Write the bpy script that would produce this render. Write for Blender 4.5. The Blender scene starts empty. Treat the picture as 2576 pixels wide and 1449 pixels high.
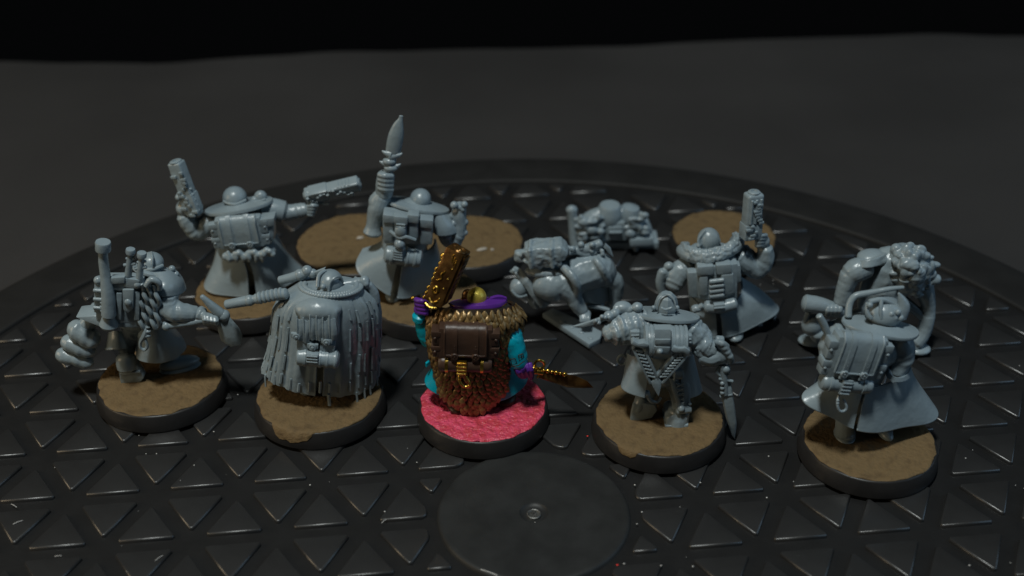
import bpy, bmesh, math, random
from mathutils import Vector, Matrix, noise
random.seed(7)
R = math.radians
U = 0.001                      # everything below is written in millimetres and stored in metres
sc = bpy.context.scene
col = sc.collection

# ------------------------------------------------------------------ camera, world, lamps, exposure
CH, PITCH, FOC, CX, CY = 151.0, R(32.254), 3212.0, 1288.0, 724.5     # height (mm), pitch, focal length in frame widths of 2576
cd = bpy.data.cameras.new('camera'); cam = bpy.data.objects.new('camera', cd); col.objects.link(cam)
cam.location = (0, 0, CH * U); cam.rotation_euler = (R(90) - PITCH, 0, 0)
cd.sensor_width = 36; cd.lens = FOC / 2576 * 36
cd.clip_start = 0.01; cd.clip_end = 20
cd.dof.use_dof = True; cd.dof.focus_distance = 0.236; cd.dof.aperture_fstop = 14.5
sc.camera = cam
w = bpy.data.worlds.new('World'); sc.world = w; w.use_nodes = True
w.node_tree.nodes['Background'].inputs[0].default_value = (0.9, 1.0, 1.1, 1)
w.node_tree.nodes['Background'].inputs[1].default_value = 0.0015
def lamp(name, loc, target, size, power, colr, shape='DISK'):
    l = bpy.data.lights.new(name, 'AREA'); l.shape = shape; l.size = size * U; l.energy = power; l.color = colr
    o = bpy.data.objects.new(name, l); col.objects.link(o); o.location = Vector(loc) * U
    o.rotation_euler = (Vector(target) - Vector(loc)).to_track_quat('-Z', 'Y').to_euler()
    return o
lamp('overhead_lamp', (-130, -40, 900), (0, 220, 0), 110, 5.6, (0.95, 1.0, 0.97))
lamp('side_lamp_warm', (-360, 110, 150), (-60, 210, 10), 180, 0.30, (1.0, 0.78, 0.50))
lamp('side_lamp_cool', (620, 160, 330), (0, 210, 10), 520, 0.62, (0.45, 0.72, 1.0))
sc.view_settings.view_transform = 'Standard'; sc.view_settings.look = 'None'
sc.view_settings.exposure = 0.0; sc.view_settings.gamma = 1.0

# ------------------------------------------------------------------ from a place in the photograph to a place on the table
CP, SP = math.cos(PITCH), math.sin(PITCH)
def ray(px, py):
    u, v = (px - CX) / FOC, (py - CY) / FOC
    return Vector((u, CP - v * SP, -SP - v * CP))
def at(px, py, Y):
    d = ray(px, py); return Vector((0, 0, CH)) + d * (Y / d.y)
def gnd(px, py, z=0.0):
    d = ray(px, py); return Vector((0, 0, CH)) + d * ((z - CH) / d.z)

# ------------------------------------------------------------------ materials
def mat(name, colr, rough=0.5, metal=0.0, spec=0.5, var=0.0, var2=None, vscale=300, bump=0.0, bscale=900, coat=0.0, detail=4, lo=.35, hi=.65, bdist=0.0002):
    m = bpy.data.materials.new(name); m.use_nodes = True
    nt = m.node_tree; b = nt.nodes['Principled BSDF']
    b.inputs['Base Color'].default_value = (*colr, 1); b.inputs['Roughness'].default_value = rough
    b.inputs['Metallic'].default_value = metal; b.inputs['Specular IOR Level'].default_value = spec
    b.inputs['Coat Weight'].default_value = coat
    tc = nt.nodes.new('ShaderNodeTexCoord')
    if var or var2:
        n = nt.nodes.new('ShaderNodeTexNoise'); n.inputs['Scale'].default_value = vscale; n.inputs['Detail'].default_value = detail
        nt.links.new(tc.outputs['Object'], n.inputs['Vector'])
        r = nt.nodes.new('ShaderNodeValToRGB'); r.color_ramp.elements[0].position = lo; r.color_ramp.elements[1].position = hi
        c2 = var2 if var2 else tuple(c * (1 - var) for c in colr)
        r.color_ramp.elements[0].color = (*c2, 1); r.color_ramp.elements[1].color = (*colr, 1)
        nt.links.new(n.outputs['Fac'], r.inputs['Fac']); nt.links.new(r.outputs['Color'], b.inputs['Base Color'])
    if bump:
        n2 = nt.nodes.new('ShaderNodeTexNoise'); n2.inputs['Scale'].default_value = bscale; n2.inputs['Detail'].default_value = detail
        nt.links.new(tc.outputs['Object'], n2.inputs['Vector'])
        bp = nt.nodes.new('ShaderNodeBump'); bp.inputs['Strength'].default_value = bump; bp.inputs['Distance'].default_value = bdist
        nt.links.new(n2.outputs['Fac'], bp.inputs['Height']); nt.links.new(bp.outputs['Normal'], b.inputs['Normal'])
    return m
GREY = mat('grey_model_plastic', (0.245, 0.308, 0.342), 0.31, spec=0.55, var=0.10, vscale=160, bump=0.4, bscale=650, detail=5, bdist=.0003)
BLACK = mat('black_plastic', (0.017, 0.0168, 0.0165), 0.6, spec=0.25, var=0.25, vscale=120, bump=0.2, bscale=1500)
RIMB = mat('black_base_plastic', (0.022, 0.021, 0.021), 0.40, spec=0.35, var=0.3, vscale=200, bump=0.15, bscale=900)
CLOTH = mat('charcoal_cloth', (0.038, 0.0365, 0.036), 0.85, spec=0.15, var=0.22, vscale=14, bump=0.5, bscale=1800, bdist=.0004)
PASTE = mat('brown_texture_paste', (0.150, 0.100, 0.047), 0.75, spec=0.25, var2=(0.095, 0.062, 0.030), vscale=520, lo=.25, hi=.5, bump=1.0, bscale=1000, detail=6, bdist=.0004)
REDP = mat('pink_red_texture_paint', (0.70, 0.075, 0.15), 0.36, spec=0.5, var2=(0.52, 0.05, 0.07), vscale=700, bump=1.0, bscale=900, detail=3, bdist=.0009)
TEAL = mat('teal_paint', (0.0, 0.36, 0.47), 0.34, spec=0.5, var2=(0.0, 0.24, 0.34), vscale=160, bump=0.15)
PURP = mat('purple_paint', (0.125, 0.030, 0.30), 0.36, spec=0.5, var=0.2, vscale=260, bump=0.15)
LEATH = mat('dark_brown_paint', (0.066, 0.036, 0.024), 0.40, spec=0.45, var=0.25, vscale=200, bump=0.3)
GOLD = mat('gold_metal_paint', (0.75, 0.50, 0.10), 0.28, metal=1.0, var2=(0.45, 0.27, 0.05), vscale=500, bump=0.4, bscale=1400)
BRON = mat('bronze_metal_paint', (0.26, 0.14, 0.045), 0.34, metal=0.8, var2=(0.09, 0.042, 0.014), vscale=450, bump=0.4, bscale=1200)
SCALE = mat('bronze_scale_paint', (0.27, 0.17, 0.065), 0.32, metal=0.4, var2=(0.10, 0.058, 0.022), vscale=380, bump=0.3, bscale=1500)
UNDER = mat('dark_bronze_wash', (0.030, 0.017, 0.008), 0.55, spec=0.3, var=0.3)
LEMON = mat('pale_gold_paint', (0.85, 0.68, 0.12), 0.36, metal=0.45, var2=(0.45, 0.33, 0.05), vscale=520, bump=0.6, bscale=1300)
SCREW = mat('worn_screw_metal', (0.22, 0.22, 0.21), 0.5, metal=0.8, var=0.6, vscale=1800, bump=0.4)
DUST = mat('pale_dust', (0.55, 0.54, 0.52), 0.8)
REDD = mat('red_paint_fleck', (0.7, 0.02, 0.01), 0.5)
GLUE = mat('dried_glue', (0.42, 0.38, 0.32), 0.35)

# ------------------------------------------------------------------ mesh building
def crom(pts, n):
    if n <= 0 or len(pts) < 3: return [list(p) for p in pts]
    out = []; P = [pts[0]] + list(pts) + [pts[-1]]
    for i in range(1, len(P) - 2):
        for k in range(n):
            t = k / n; t2, t3 = t * t, t * t * t
            out.append([0.5 * (2 * b + (c - a) * t + (2 * a - 5 * b + 4 * c - d) * t2 + (3 * b - a - 3 * c + d) * t3)
                        for a, b, c, d in zip(P[i - 1], P[i], P[i + 1], P[i + 2])])
    out.append(list(pts[-1])); return out

class MB:
    """collects closed shapes; build() links them as one mesh object"""
    def __init__(s): s.v = []; s.f = []
    def add(s, vs, fs):
        o = len(s.v); s.v += [Vector(p) for p in vs]; s.f += [[i + o for i in f] for f in fs]; return s
    def tube(s, pts, rad, n=12, sub=0, flat=None, cap=True, fold=0.0, nf=5.0, twist=0.0):
        if not hasattr(rad, '__len__'): rad = [rad] * len(pts)
        q = crom([(*p, r) for p, r in zip(pts, rad)], sub)
        P = [Vector(a[:3]) for a in q]; r = [max(a[3], 0.02) for a in q]
        T = [(P[min(i + 1, len(P) - 1)] - P[max(i - 1, 0)]).normalized() for i in range(len(P))]
        up = Vector((0, 0, 1)) if abs(T[0].z) < 0.9 else Vector((0, 1, 0))
        if flat: up = Vector(flat[0]).normalized()
        rings = []; L = 0.0; tot = sum((P[i + 1] - P[i]).length for i in range(len(P) - 1)) or 1
        N = (up - T[0] * up.dot(T[0])).normalized()
        for i in range(len(P)):
            N = (N - T[i] * N.dot(T[i]))
            N = N.normalized() if N.length > 1e-6 else T[i].orthogonal().normalized()
            B = T[i].cross(N)
            if i: L += (P[i] - P[i - 1]).length
            fl = flat[1] if flat else 1.0
            ring = []
            for k in range(n):
                a = 2 * math.pi * k / n + twist * L / tot
                rr = r[i] * (1 + fold * math.sin(2 * math.pi * nf * L / tot + 2.4 * math.sin(a + .6 * L) + .8) * (.55 + .45 * math.sin(a * 1.0 + 1.7 * L)))
                ring.append(P[i] + (N * math.cos(a) * fl + B * math.sin(a)) * rr)
            rings.append(ring)
        if cap:
            def capr(c, t, ring):
                rr = (ring[0] - c).length
                return [[c + (p - c) * 0.72 + t * rr * 0.28 for p in ring], [c + (p - c) * 0.3 + t * rr * 0.40 for p in ring]]
            a = capr(P[0], -T[0], rings[0]); b = capr(P[-1], T[-1], rings[-1])
            rings = a[::-1] + rings + b
        return s.loft(rings)
    def loft(s, rings, caps=True, closed=True):
        n = len(rings[0]); vs = [p for r in rings for p in r]; fs = []
        for i in range(len(rings) - 1):
            for k in range(n if closed else n - 1):
                k2 = (k + 1) % n
                fs.append([i * n + k, i * n + k2, (i + 1) * n + k2, (i + 1) * n + k])
        if caps: fs += [list(range(n))[::-1], [(len(rings) - 1) * n + k for k in range(n)]]
        return s.add(vs, fs)
    def ell(s, c, r, rot=None, nu=18, nv=12):
        if not hasattr(r, '__len__'): r = (r, r, r)
        M = rot if rot is not None else Matrix.Identity(3); c = Vector(c); vs = []; fs = []
        for i in range(nv + 1):
            a = math.pi * i / nv
            for k in range(nu):
                b = 2 * math.pi * k / nu
                vs.append(c + M @ Vector((r[0] * math.sin(a) * math.cos(b), r[1] * math.sin(a) * math.sin(b), r[2] * math.cos(a))))
        for i in range(nv):
            for k in range(nu):
                fs.append([i * nu + k, (i + 1) * nu + k, (i + 1) * nu + (k + 1) % nu, i * nu + (k + 1) % nu])
        return s.add(vs, fs)
    def bm(s, bm):
        bm.verts.ensure_lookup_table(); bm.verts.index_update()
        s.add([v.co.copy() for v in bm.verts], [[v.index for v in f.verts] for f in bm.faces]); bm.free(); return s
    def slab(s, pts, depth, bev=0.3, seg=2):
        bm = bmesh.new(); d = depth if isinstance(depth, Vector) else Vector((0, depth, 0))
        a = [bm.verts.new(p) for p in pts]; b = [bm.verts.new(Vector(p) + d) for p in pts]; n = len(pts)
        bm.faces.new(a); bm.faces.new(b[::-1])
        for i in range(n): bm.faces.new([a[i], b[i], b[(i + 1) % n], a[(i + 1) % n]])
        bmesh.ops.recalc_face_normals(bm, faces=bm.faces)
        if bev: bmesh.ops.bevel(bm, geom=bm.edges[:], offset=bev, segments=seg, profile=0.6, affect='EDGES', clamp_overlap=True)
        return s.bm(bm)
    def box(s, c, half, M=None, bev=0.3, seg=2, taper=1.0):
        M = M if M is not None else Matrix.Identity(3); c = Vector(c); bm = bmesh.new()
        V = [bm.verts.new(c + M @ Vector((x * half[0] * (taper if z > 0 else 1), y * half[1] * (taper if z > 0 else 1), z * half[2]))) for x in (-1, 1) for y in (-1, 1) for z in (-1, 1)]
        for q in ((0, 1, 3, 2), (4, 6, 7, 5), (0, 4, 5, 1), (2, 3, 7, 6), (0, 2, 6, 4), (1, 5, 7, 3)): bm.faces.new([V[i] for i in q])
        bmesh.ops.recalc_face_normals(bm, faces=bm.faces)
        if bev: bmesh.ops.bevel(bm, geom=bm.edges[:], offset=min(bev, min(half) * .8), segments=seg, profile=0.6, affect='EDGES', clamp_overlap=True)
        return s.bm(bm)
    def lathe(s, c, axis, prof, n=28):
        """prof: (radius, height along axis)"""
        ax = Vector(axis).normalized(); X = ax.orthogonal().normalized(); Y = ax.cross(X); c = Vector(c)
        return s.loft([[c + ax * h + (X * math.cos(2 * math.pi * k / n) + Y * math.sin(2 * math.pi * k / n)) * max(r, .01) for k in range(n)] for r, h in prof])
    def shell(s, g, th):
        """an open sheet g[row][column] given a thickness"""
        nr, nc = len(g), len(g[0]); nn = []
        for i in range(nr):
            row = []
            for k in range(nc):
                a = g[i][min(k + 1, nc - 1)] - g[i][max(k - 1, 0)]; b = g[min(i + 1, nr - 1)][k] - g[max(i - 1, 0)][k]
                n = a.cross(b); row.append(n.normalized() if n.length > 1e-9 else Vector((0, -1, 0)))
            nn.append(row)
        A = [g[i][k] + nn[i][k] * th * .5 for i in range(nr) for k in range(nc)]
        B = [g[i][k] - nn[i][k] * th * .5 for i in range(nr) for k in range(nc)]
        o = nr * nc; fs = []
        for i in range(nr - 1):
            for k in range(nc - 1):
                q = [i * nc + k, i * nc + k + 1, (i + 1) * nc + k + 1, (i + 1) * nc + k]
                fs += [q, [x + o for x in q[::-1]]]
        ed = [k for k in range(nc)] + [i * nc + nc - 1 for i in range(1, nr)] + [(nr - 1) * nc + k for k in range(nc - 2, -1, -1)] + [i * nc for i in range(nr - 2, 0, -1)]
        for a, b in zip(ed, ed[1:] + ed[:1]): fs.append([a, a + o, b + o, b])
        return s.add(A + B, fs)
    def build(s, name, m, parent=None, remesh=0.0, rough=0.0, rs=0.5, sharp=40, smooth=2):
        me = bpy.data.meshes.new(name)
        me.from_pydata([tuple(p) for p in s.v], [], s.f); me.update()
        if remesh:
            t = bpy.data.objects.new('t', me); col.objects.link(t)
            b = bmesh.new(); b.from_mesh(me); bmesh.ops.recalc_face_normals(b, faces=b.faces); b.to_mesh(me); b.free()
            md = t.modifiers.new('r', 'REMESH'); md.mode = 'VOXEL'; md.voxel_size = remesh; md.adaptivity = 0
            if smooth: sm = t.modifiers.new('s', 'SMOOTH'); sm.factor = 0.5; sm.iterations = smooth
            dg = bpy.context.evaluated_depsgraph_get(); ev = t.evaluated_get(dg)
            m2 = bpy.data.meshes.new_from_object(ev); bpy.data.objects.remove(t); bpy.data.meshes.remove(me); me = m2; me.name = name
            if rough:
                nm = [v.normal.copy() for v in me.vertices]
                for v, n in zip(me.vertices, nm):
                    c = Vector((v.co.x * rs, v.co.y * rs, v.co.z * rs * .6))
                    v.co += n * rough * (noise.noise(c) + .4 * noise.noise(c * 2.7))
        else:
            b = bmesh.new(); b.from_mesh(me); bmesh.ops.recalc_face_normals(b, faces=b.faces); b.to_mesh(me); b.free()
        off = ORG[parent.name]['c'] if parent is not None else Vector()
        for v in me.vertices: v.co = (v.co - off) * U
        for p in me.polygons: p.use_smooth = True
        if not remesh: me.set_sharp_from_angle(angle=R(sharp))
        me.update(); me.materials.clear(); me.materials.append(m)
        o = bpy.data.objects.new(name, me); col.objects.link(o)
        if parent is not None:
            o.parent = parent; ORG[o.name] = {'c': off}
        return o
ORG = {}
def tag(o, label, cat, group=None, kind=None):
    if label: o['label'] = label
    if cat: o['category'] = cat
    if group: o['group'] = group
    if kind: o['kind'] = kind
    return o
def empty(name, c, label, cat, group=None):
    o = bpy.data.objects.new(name, None); col.objects.link(o); o.empty_display_size = .005
    o.location = Vector(c) * U; ORG[o.name] = {'c': Vector(c)}
    return tag(o, label, cat, group)

def arc(PL, PC, PR, n, a0=-90, a1=90, fold=0.0, nf=6, ph=0.0):
    """points on the elliptical arc from PL through PC to PR (angles -90, 0, 90), drawn on past its ends"""
    Mi = (PL + PR) / 2; A = (PR - PL) / 2; B = PC - Mi; out = []
    for k in range(n):
        t = R(a0 + (a1 - a0) * k / (n - 1)); f = 1 + fold * math.sin(nf * t + ph)
        out.append(Mi + (A * math.sin(t) + B * math.cos(t)) * f)
    return out
def arcs(rows, n, a0=-90, a1=90, sub=4, folds=None, nf=6, ph=0.0):
    """rows of (PL, PC, PR) down the cloth -> grid"""
    flat = [[*a, *b, *c] for a, b, c in rows]; q = crom(flat, sub); m = len(q); g = []
    for i, r in enumerate(q):
        fo = 0 if not folds else folds[0] + (folds[1] - folds[0]) * i / (m - 1)
        g.append(arc(Vector(r[:3]), Vector(r[3:6]), Vector(r[6:9]), n, a0, a1, fo, nf, ph))
    return g

class Fig:
    """a model placed by a window (ox, oy, k) of the photograph; d is depth in mm behind the middle of its base"""
    BH = 3.6
    def __init__(s, name, label, cat, win, base=None, foot=None, group=None):
        s.o = win; zx, zy = base or foot
        s.c = gnd(*s.p(zx, zy), s.BH if base else 0.0); s.c.z = 0
        s.m = s.o[2] * (s.c.y * CP + (CH - 12) * SP) / FOC      # mm per window pixel
        s.e = empty(name, s.c, label, cat, group)
    def p(s, x, y): return s.o[0] + x * s.o[2], s.o[1] + y * s.o[2]
    def __call__(s, x, y, d=0.0): return at(*s.p(x, y), s.c.y + d)
    def g(s, x, y, z): return gnd(*s.p(x, y), z)
    def T(s, mb, pts, **k):
        return mb.tube([s(*p[:3]) for p in pts], [p[3] * s.m for p in pts], **k)
    def E(s, mb, x, y, d, r, rot=None):
        r = r if hasattr(r, '__len__') else (r, r, r)
        return mb.ell(s(x, y, d), [a * s.m for a in r], rot)
    def S(s, mb, pts, depth, bev=.3):
        return mb.slab([s(*p) for p in pts], depth, bev)
    def base(s, m=PASTE, r=12.0, seed=0, spill=None):
        make_base(s.e, s.c, m, r, seed, spill)

def make_base(e, c, m, r=12.0, seed=0, spill=None):
    h = Fig.BH
    MB().lathe(c, (0, 0, 1), [(r + .35, 0.0), (r + .6, .25), (r + .62, .5), (r + .1, h - .35), (r - .1, h - .08), (r - .35, h), (r - 1, h - .05), (.1, h - .05)], 64).build('base_rim', RIMB, e)
    # the texture skin: uneven, its edge wandering about the rim
    mb = MB(); n = 96; rows = [0, .15, .3, .45, .6, .72, .82, .9, .95, .985, 1.0, 1.0]
    rings = []
    for i, q in enumerate(rows):
        ring = []
        for k in range(n):
            a = 2 * math.pi * k / n; dx, dy = math.cos(a), math.sin(a)
            ed = r - .25 + .45 * noise.noise(Vector((dx * 4 + seed * 9, dy * 4, 1))) + .25 * noise.noise(Vector((dx * 13, dy * 13 + seed, 4)))
            sp = 0.0
            if spill:
                for sa, sw, sl in spill:
                    da = abs((math.degrees(a) - sa + 180) % 360 - 180)
                    if da < sw: sp = max(sp, sl * (1 - (da / sw) ** 4))
            rr = ed * q; z = h + .16
            z += .16 * noise.noise(Vector((dx * rr * .45 + seed * 5, dy * rr * .45, 0))) + .10 * noise.noise(Vector((dx * rr * 1.7, dy * rr * 1.7 + seed, 7)))
            if i == len(rows) - 2: z = h + .02
            if i == len(rows) - 1: rr -= .12; z = h - .2
            if sp and i >= len(rows) - 2:
                rr = r + .12 + (.4 if i == len(rows) - 1 else 0) * sp; z = h - .1 - (sp * 2.3 * (.85 + .3 * noise.noise(Vector((dx * 20, dy * 20, seed)))) if i == len(rows) - 1 else 0)
                rr = r + .17 + (h - z) * .165
            ring.append(c + Vector((dx * rr, dy * rr, z)))
        rings.append(ring)
    mb.loft(rings).build('base_texture', m, e, sharp=75)

# ------------------------------------------------------------------ the setting: cloth on the table, the turntable
HUB = gnd(1343, 1290); HUB.z = 0
def cloth():
    a = gnd(-300, 168, -9); b = gnd(2876, 76, -9); g = []
    nx, ny = 120, 90
    for j in range(ny + 1):
        row = []
        for i in range(nx + 1):
            far = a.lerp(b, (i / nx - .5) * 1.25 + .5)
            t = j / ny; near = Vector((far.x * 1.0, -160, -9))
            p = near.lerp(far, t)
            d = (p - HUB).length
            k = min(1, max(0, (d - 150) / 120))
            p.z += k * (2.6 * noise.noise(Vector((p.x * .006, p.y * .012, 3))) + 1.6 * noise.noise(Vector((p.x * .003 + p.y * .004, p.y * .04, 9))))
            e = max(0, (t - .9) / .1)
            p.y += e * (5.0 * noise.noise(Vector((p.x * .012, 0, 5))) + 2.0 * noise.noise(Vector((p.x * .04, 0, 8))))
            p.z += e * e * 2.5 * noise.noise(Vector((p.x * .015, 0, 15)))
            row.append(p)
        g.append(row)
    o = MB().shell(g, 1.2).build('table_cloth', CLOTH, None, sharp=80)
    tag(o, 'charcoal cloth spread over the table under the turntable', 'cloth', kind='structure')
cloth()

tt = empty('turntable', HUB, 'round black plastic turntable with raised triangular tiles and plain hub', 'turntable')
FLOOR = mat('black_groove_plastic', (0.013, 0.013, 0.0132), 0.5, spec=0.3, var=0.2, vscale=200, bump=0.2, bscale=1200)
TILE = mat('black_tile_plastic', (0.025, 0.025, 0.0252), 0.34, spec=0.85, var=0.30, vscale=90, bump=0.35, bscale=2600, bdist=.00006)
HUBM = mat('worn_hub_plastic', (0.024, 0.025, 0.025), 0.5, spec=0.35, var=0.35, vscale=160, bump=0.3, bscale=1800, bdist=.00006)
MB().lathe(HUB, (0, 0, 1), [(124.9, -6), (124.9, -.72), (.1, -.72)], 128).build('disc', FLOOR, tt)
MB().lathe(HUB, (0, 0, 1), [(124.4, -8.4), (124.4, -.6), (124.5, -.15), (124.8, .08), (125.3, .15), (136.0, .05), (137.6, -.35), (138.6, -1.4), (139.0, -7.9), (138, -8.4), (124.4, -8.4)], 192).build('rim', BLACK, tt)
MB().lathe(HUB, (0, 0, 1), [(16.9, -1.0), (16.7, -.3), (16.45, .0), (16.2, .10), (15.6, .12), (3.0, .12), (2.5, .08), (2.2, -.25), (1.5, -.35), (.1, -.35)], 96).build('hub', HUBM, tt)
mb = MB(); mb.lathe(HUB + Vector((0, -.35, 0)), (0, 0, 1), [(1.25, -.4), (1.25, .10), (1.1, .2), (.95, .14), (.85, -.05), (.1, -.05)], 28)
for k in range(3):
    a = k * math.pi / 3 + .3
    mb.box(HUB + Vector((0, -.35, .03)), (.75, .13, .08), Matrix.Rotation(a, 3, 'Z'), .03)
mb.build('screw', SCREW, tt)

A_T = 14.688; YAW = 0.118454
ex = Vector((math.cos(YAW), math.sin(YAW), 0)); ey = Vector((-math.sin(YAW), math.cos(YAW), 0))
INS = 1.42
O_T = Vector((-93.72, 3.04, 0)) - ex * (INS * math.sqrt(3) + .2) - ey * INS
def clip(poly, n, c):                # keep p.n <= c
    out = []
    for i in range(len(poly)):
        a, b = poly[i], poly[(i + 1) % len(poly)]; da, db = a.dot(n) - c, b.dot(n) - c
        if da <= 0: out.append(a)
        if (da < 0) != (db < 0) and abs(da - db) > 1e-9: out.append(a.lerp(b, da / (da - db)))
    return out
def inset(poly, d):
    q = list(poly)
    for i in range(len(poly)):
        a, b = poly[i], poly[(i + 1) % len(poly)]; e = (b - a).normalized(); n = Vector((e.y, -e.x, 0))
        q = clip(q, n, a.dot(n) - d)
        if len(q) < 3: return None
    return q
def tidy(poly, m=.25):
    out = []
    for p in poly:
        if not out or (p - out[-1]).length > m: out.append(p)
    if len(out) > 1 and (out[0] - out[-1]).length < m: out.pop()
    return out
def area(p): return abs(sum(p[i].x * p[(i + 1) % len(p)].y - p[(i + 1) % len(p)].x * p[i].y for i in range(len(p)))) / 2
def corner_cut(poly, c):
    out = []
    for i in range(len(poly)):
        a, b, d = poly[i - 1], poly[i], poly[(i + 1) % len(poly)]
        la, ld = (a - b).length, (d - b).length
        out += [b + (a - b) * min(.35, c / la), b + (d - b) * min(.35, c / ld)]
    return out
def tile_mb(poly, c):
    q0 = tidy(poly)
    if len(q0) < 3: return None
    base = corner_cut(q0, .55); mb = MB(); rings = []
    cen = sum(base, Vector()) / len(base); mean = sum((p - cen).length for p in base) / len(base)
    N_ = len(base); ms = []
    for i in range(N_):
        e1 = (base[i] - base[i - 1]).normalized(); e2 = (base[(i + 1) % N_] - base[i]).normalized()
        n1 = Vector((e1.y, -e1.x, 0)); n2 = Vector((e2.y, -e2.x, 0)); ms.append((n1 + n2) / max(.4, 1 + n1.dot(n2)))
    for sc_, z in ((.06, -.75), (.05, -.28), (.02, -.20), (-.11, -.05), (-.17, -.01), (-.24, 0.0)):
        rings.append([p + m_ * sc_ + Vector((0, 0, z)) for p, m_ in zip(base, ms)])
    rings.append([p + (cen - p) * .45 for p in base])
    return mb.loft([[p - c for p in r] for r in rings])
tiles = []
for r in range(-12, 13):
    for q in range(-14, 30):
        for up in (1, 0):
            n0 = O_T + ex * (q * A_T + r * A_T / 2) + ey * (r * A_T * math.sqrt(3) / 2)
            tri = [n0, n0 + ex * A_T, n0 + ex * A_T / 2 + ey * A_T * .8660254] if up else [n0 + ex * A_T, n0 + ex * A_T * 1.5 + ey * A_T * .8660254, n0 + ex * A_T / 2 + ey * A_T * .8660254]
            c = sum(tri, Vector()) / 3
            if c.length > 132: continue
            p = inset(tri, INS); full = True
            if max(v.length for v in p) > 122.6:
                full = False
                for k in range(72):
                    a = 2 * math.pi * k / 72; n = Vector((math.cos(a), math.sin(a), 0))
                    p = clip(p, n, 122.6)
                    if len(p) < 3: break
            if len(p) < 3: continue
            if min(v.length for v in p) < 18.6 or c.length < 19:
                full = False
                cc = sum(p, Vector()) / len(p)
                if cc.length < 15.5: continue
                n = cc.normalized(); p = clip(p, -n, -18.6)
                if len(p) < 3: continue
            p = tidy(p)
            if len(p) < 3 or area(p) < 5: continue
            W = c + HUB; zc = W.y * CP + CH * SP
            px = CX + FOC * W.x / zc; py = CY - FOC * ((-CH) * CP + W.y * SP) / zc
            seen = -60 < px < 2636 and py < 1520
            tiles.append((zc if seen else 9e3 + zc, p, c, up, full))
tiles.sort(key=lambda t: t[0])
shared = {}; rest = MB()
for i, (zc, p, c, up, full) in enumerate(tiles):
    if i < 290 and zc < 9e3:
        if full and up in shared: o = bpy.data.objects.new('tile', shared[up]); col.objects.link(o)
        else:
            t = tile_mb(p, c)
            o = t.build('tile', TILE, None, sharp=60)
            if full: shared[up] = o.data
        o.parent = tt; o.location = c * U
    else:
        t = tile_mb(p, Vector())
        if t: rest.add([v + HUB for v in t.v], t.f)
if rest.v: rest.build('outer_tiles', TILE, tt, sharp=60)['kind'] = 'stuff'

# dust and fibres lying on the turntable
mb = MB(); rd = random.Random(5)
for k in range(150):
    a = rd.uniform(0, 6.28); r = 118 * math.sqrt(rd.random()); c = HUB + Vector((r * math.cos(a), r * math.sin(a), .05))
    if c.y < 120: continue
    s_ = rd.uniform(.05, .13)
    mb.ell(c, (s_ * rd.uniform(.6, 1.6), s_, s_ * .7), None, 6, 4)
for px, py in ((1762, 1214), (1597, 1220), (1615, 1288), (1663, 1423), (1743, 1425), (1570, 1418), (1929, 1252), (780, 1220), (968, 1287)):
    mb.ell(gnd(px, py, .08), (.16, .14, .12), None, 8, 5)
def fibre(px, py, L, an, r=.05):
    c = gnd(px, py, .12); d = Vector((math.cos(an), math.sin(an), 0)) * L / 2
    mb.tube([c - d, c + Vector((0, 0, .1)), c + d], r, n=6, sub=3)
fibre(400, 1404, 1.6, .9); fibre(146, 1399, 1.1, .15); fibre(45, 1314, 1.6, .6, .06); fibre(966, 1311, 1.2, .9); fibre(35, 1272, 1.5, -.6); fibre(1230, 1440, 3.0, -.45, .08)
tag(mb.build('dust_specks', DUST, None), 'pale dust specks and lint scattered on the black turntable', 'dust', kind='stuff')
for nm, px, py, s_ in (('paint_fleck', 1478, 1097, .2), ('paint_fleck', 1553, 1421, .22)):
    m_ = MB().ell(gnd(px, py, .1), (s_, s_ * .8, .12), None, 8, 5).build(nm, REDD, None)
    tag(m_, 'tiny bright red paint fleck beside a brown base' if s_ < .21 else 'tiny red paint fleck by the hub edge', 'fleck')

# ------------------------------------------------------------------ helpers shared by the models
def dish(P, n, rx, ry, cup=.25, th=.45, inner=.30, lip=.12, wav=0.0):
    """a wide turned-out collar: a shallow dish of radii rx, ry (mm) about P with axis n"""
    n = Vector(n).normalized(); X = Vector((1, 0, 0)); X = (X - n * X.dot(n)).normalized(); Y = n.cross(X); N = 56; mb = MB()
    prof = [(inner, cup * 1.0), (.5, cup * .75), (.75, cup * .35), (.93, lip * .2), (1.0, 0), (1.015, -th * .5), (1.0, -th), (.9, -th * 1.0), (.7, cup * .2 - th), (inner, cup * .6 - th)]
    rings = []
    for q, h in prof:
        rings.append([P + X * rx * q * math.cos(a) + Y * ry * q * math.sin(a) + n * (h + wav * q * math.sin(3 * a + 1)) for a in [2 * math.pi * k / N for k in range(N)]])
    rings.append(rings[0]); mb.loft(rings, caps=False); return mb
def basis(ex_, ez_):
    ex_ = ex_.normalized(); ez_ = (ez_ - ex_ * ez_.dot(ex_)).normalized(); ey_ = ez_.cross(ex_)
    return Matrix((ex_, ey_, ez_)).transposed()
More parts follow.
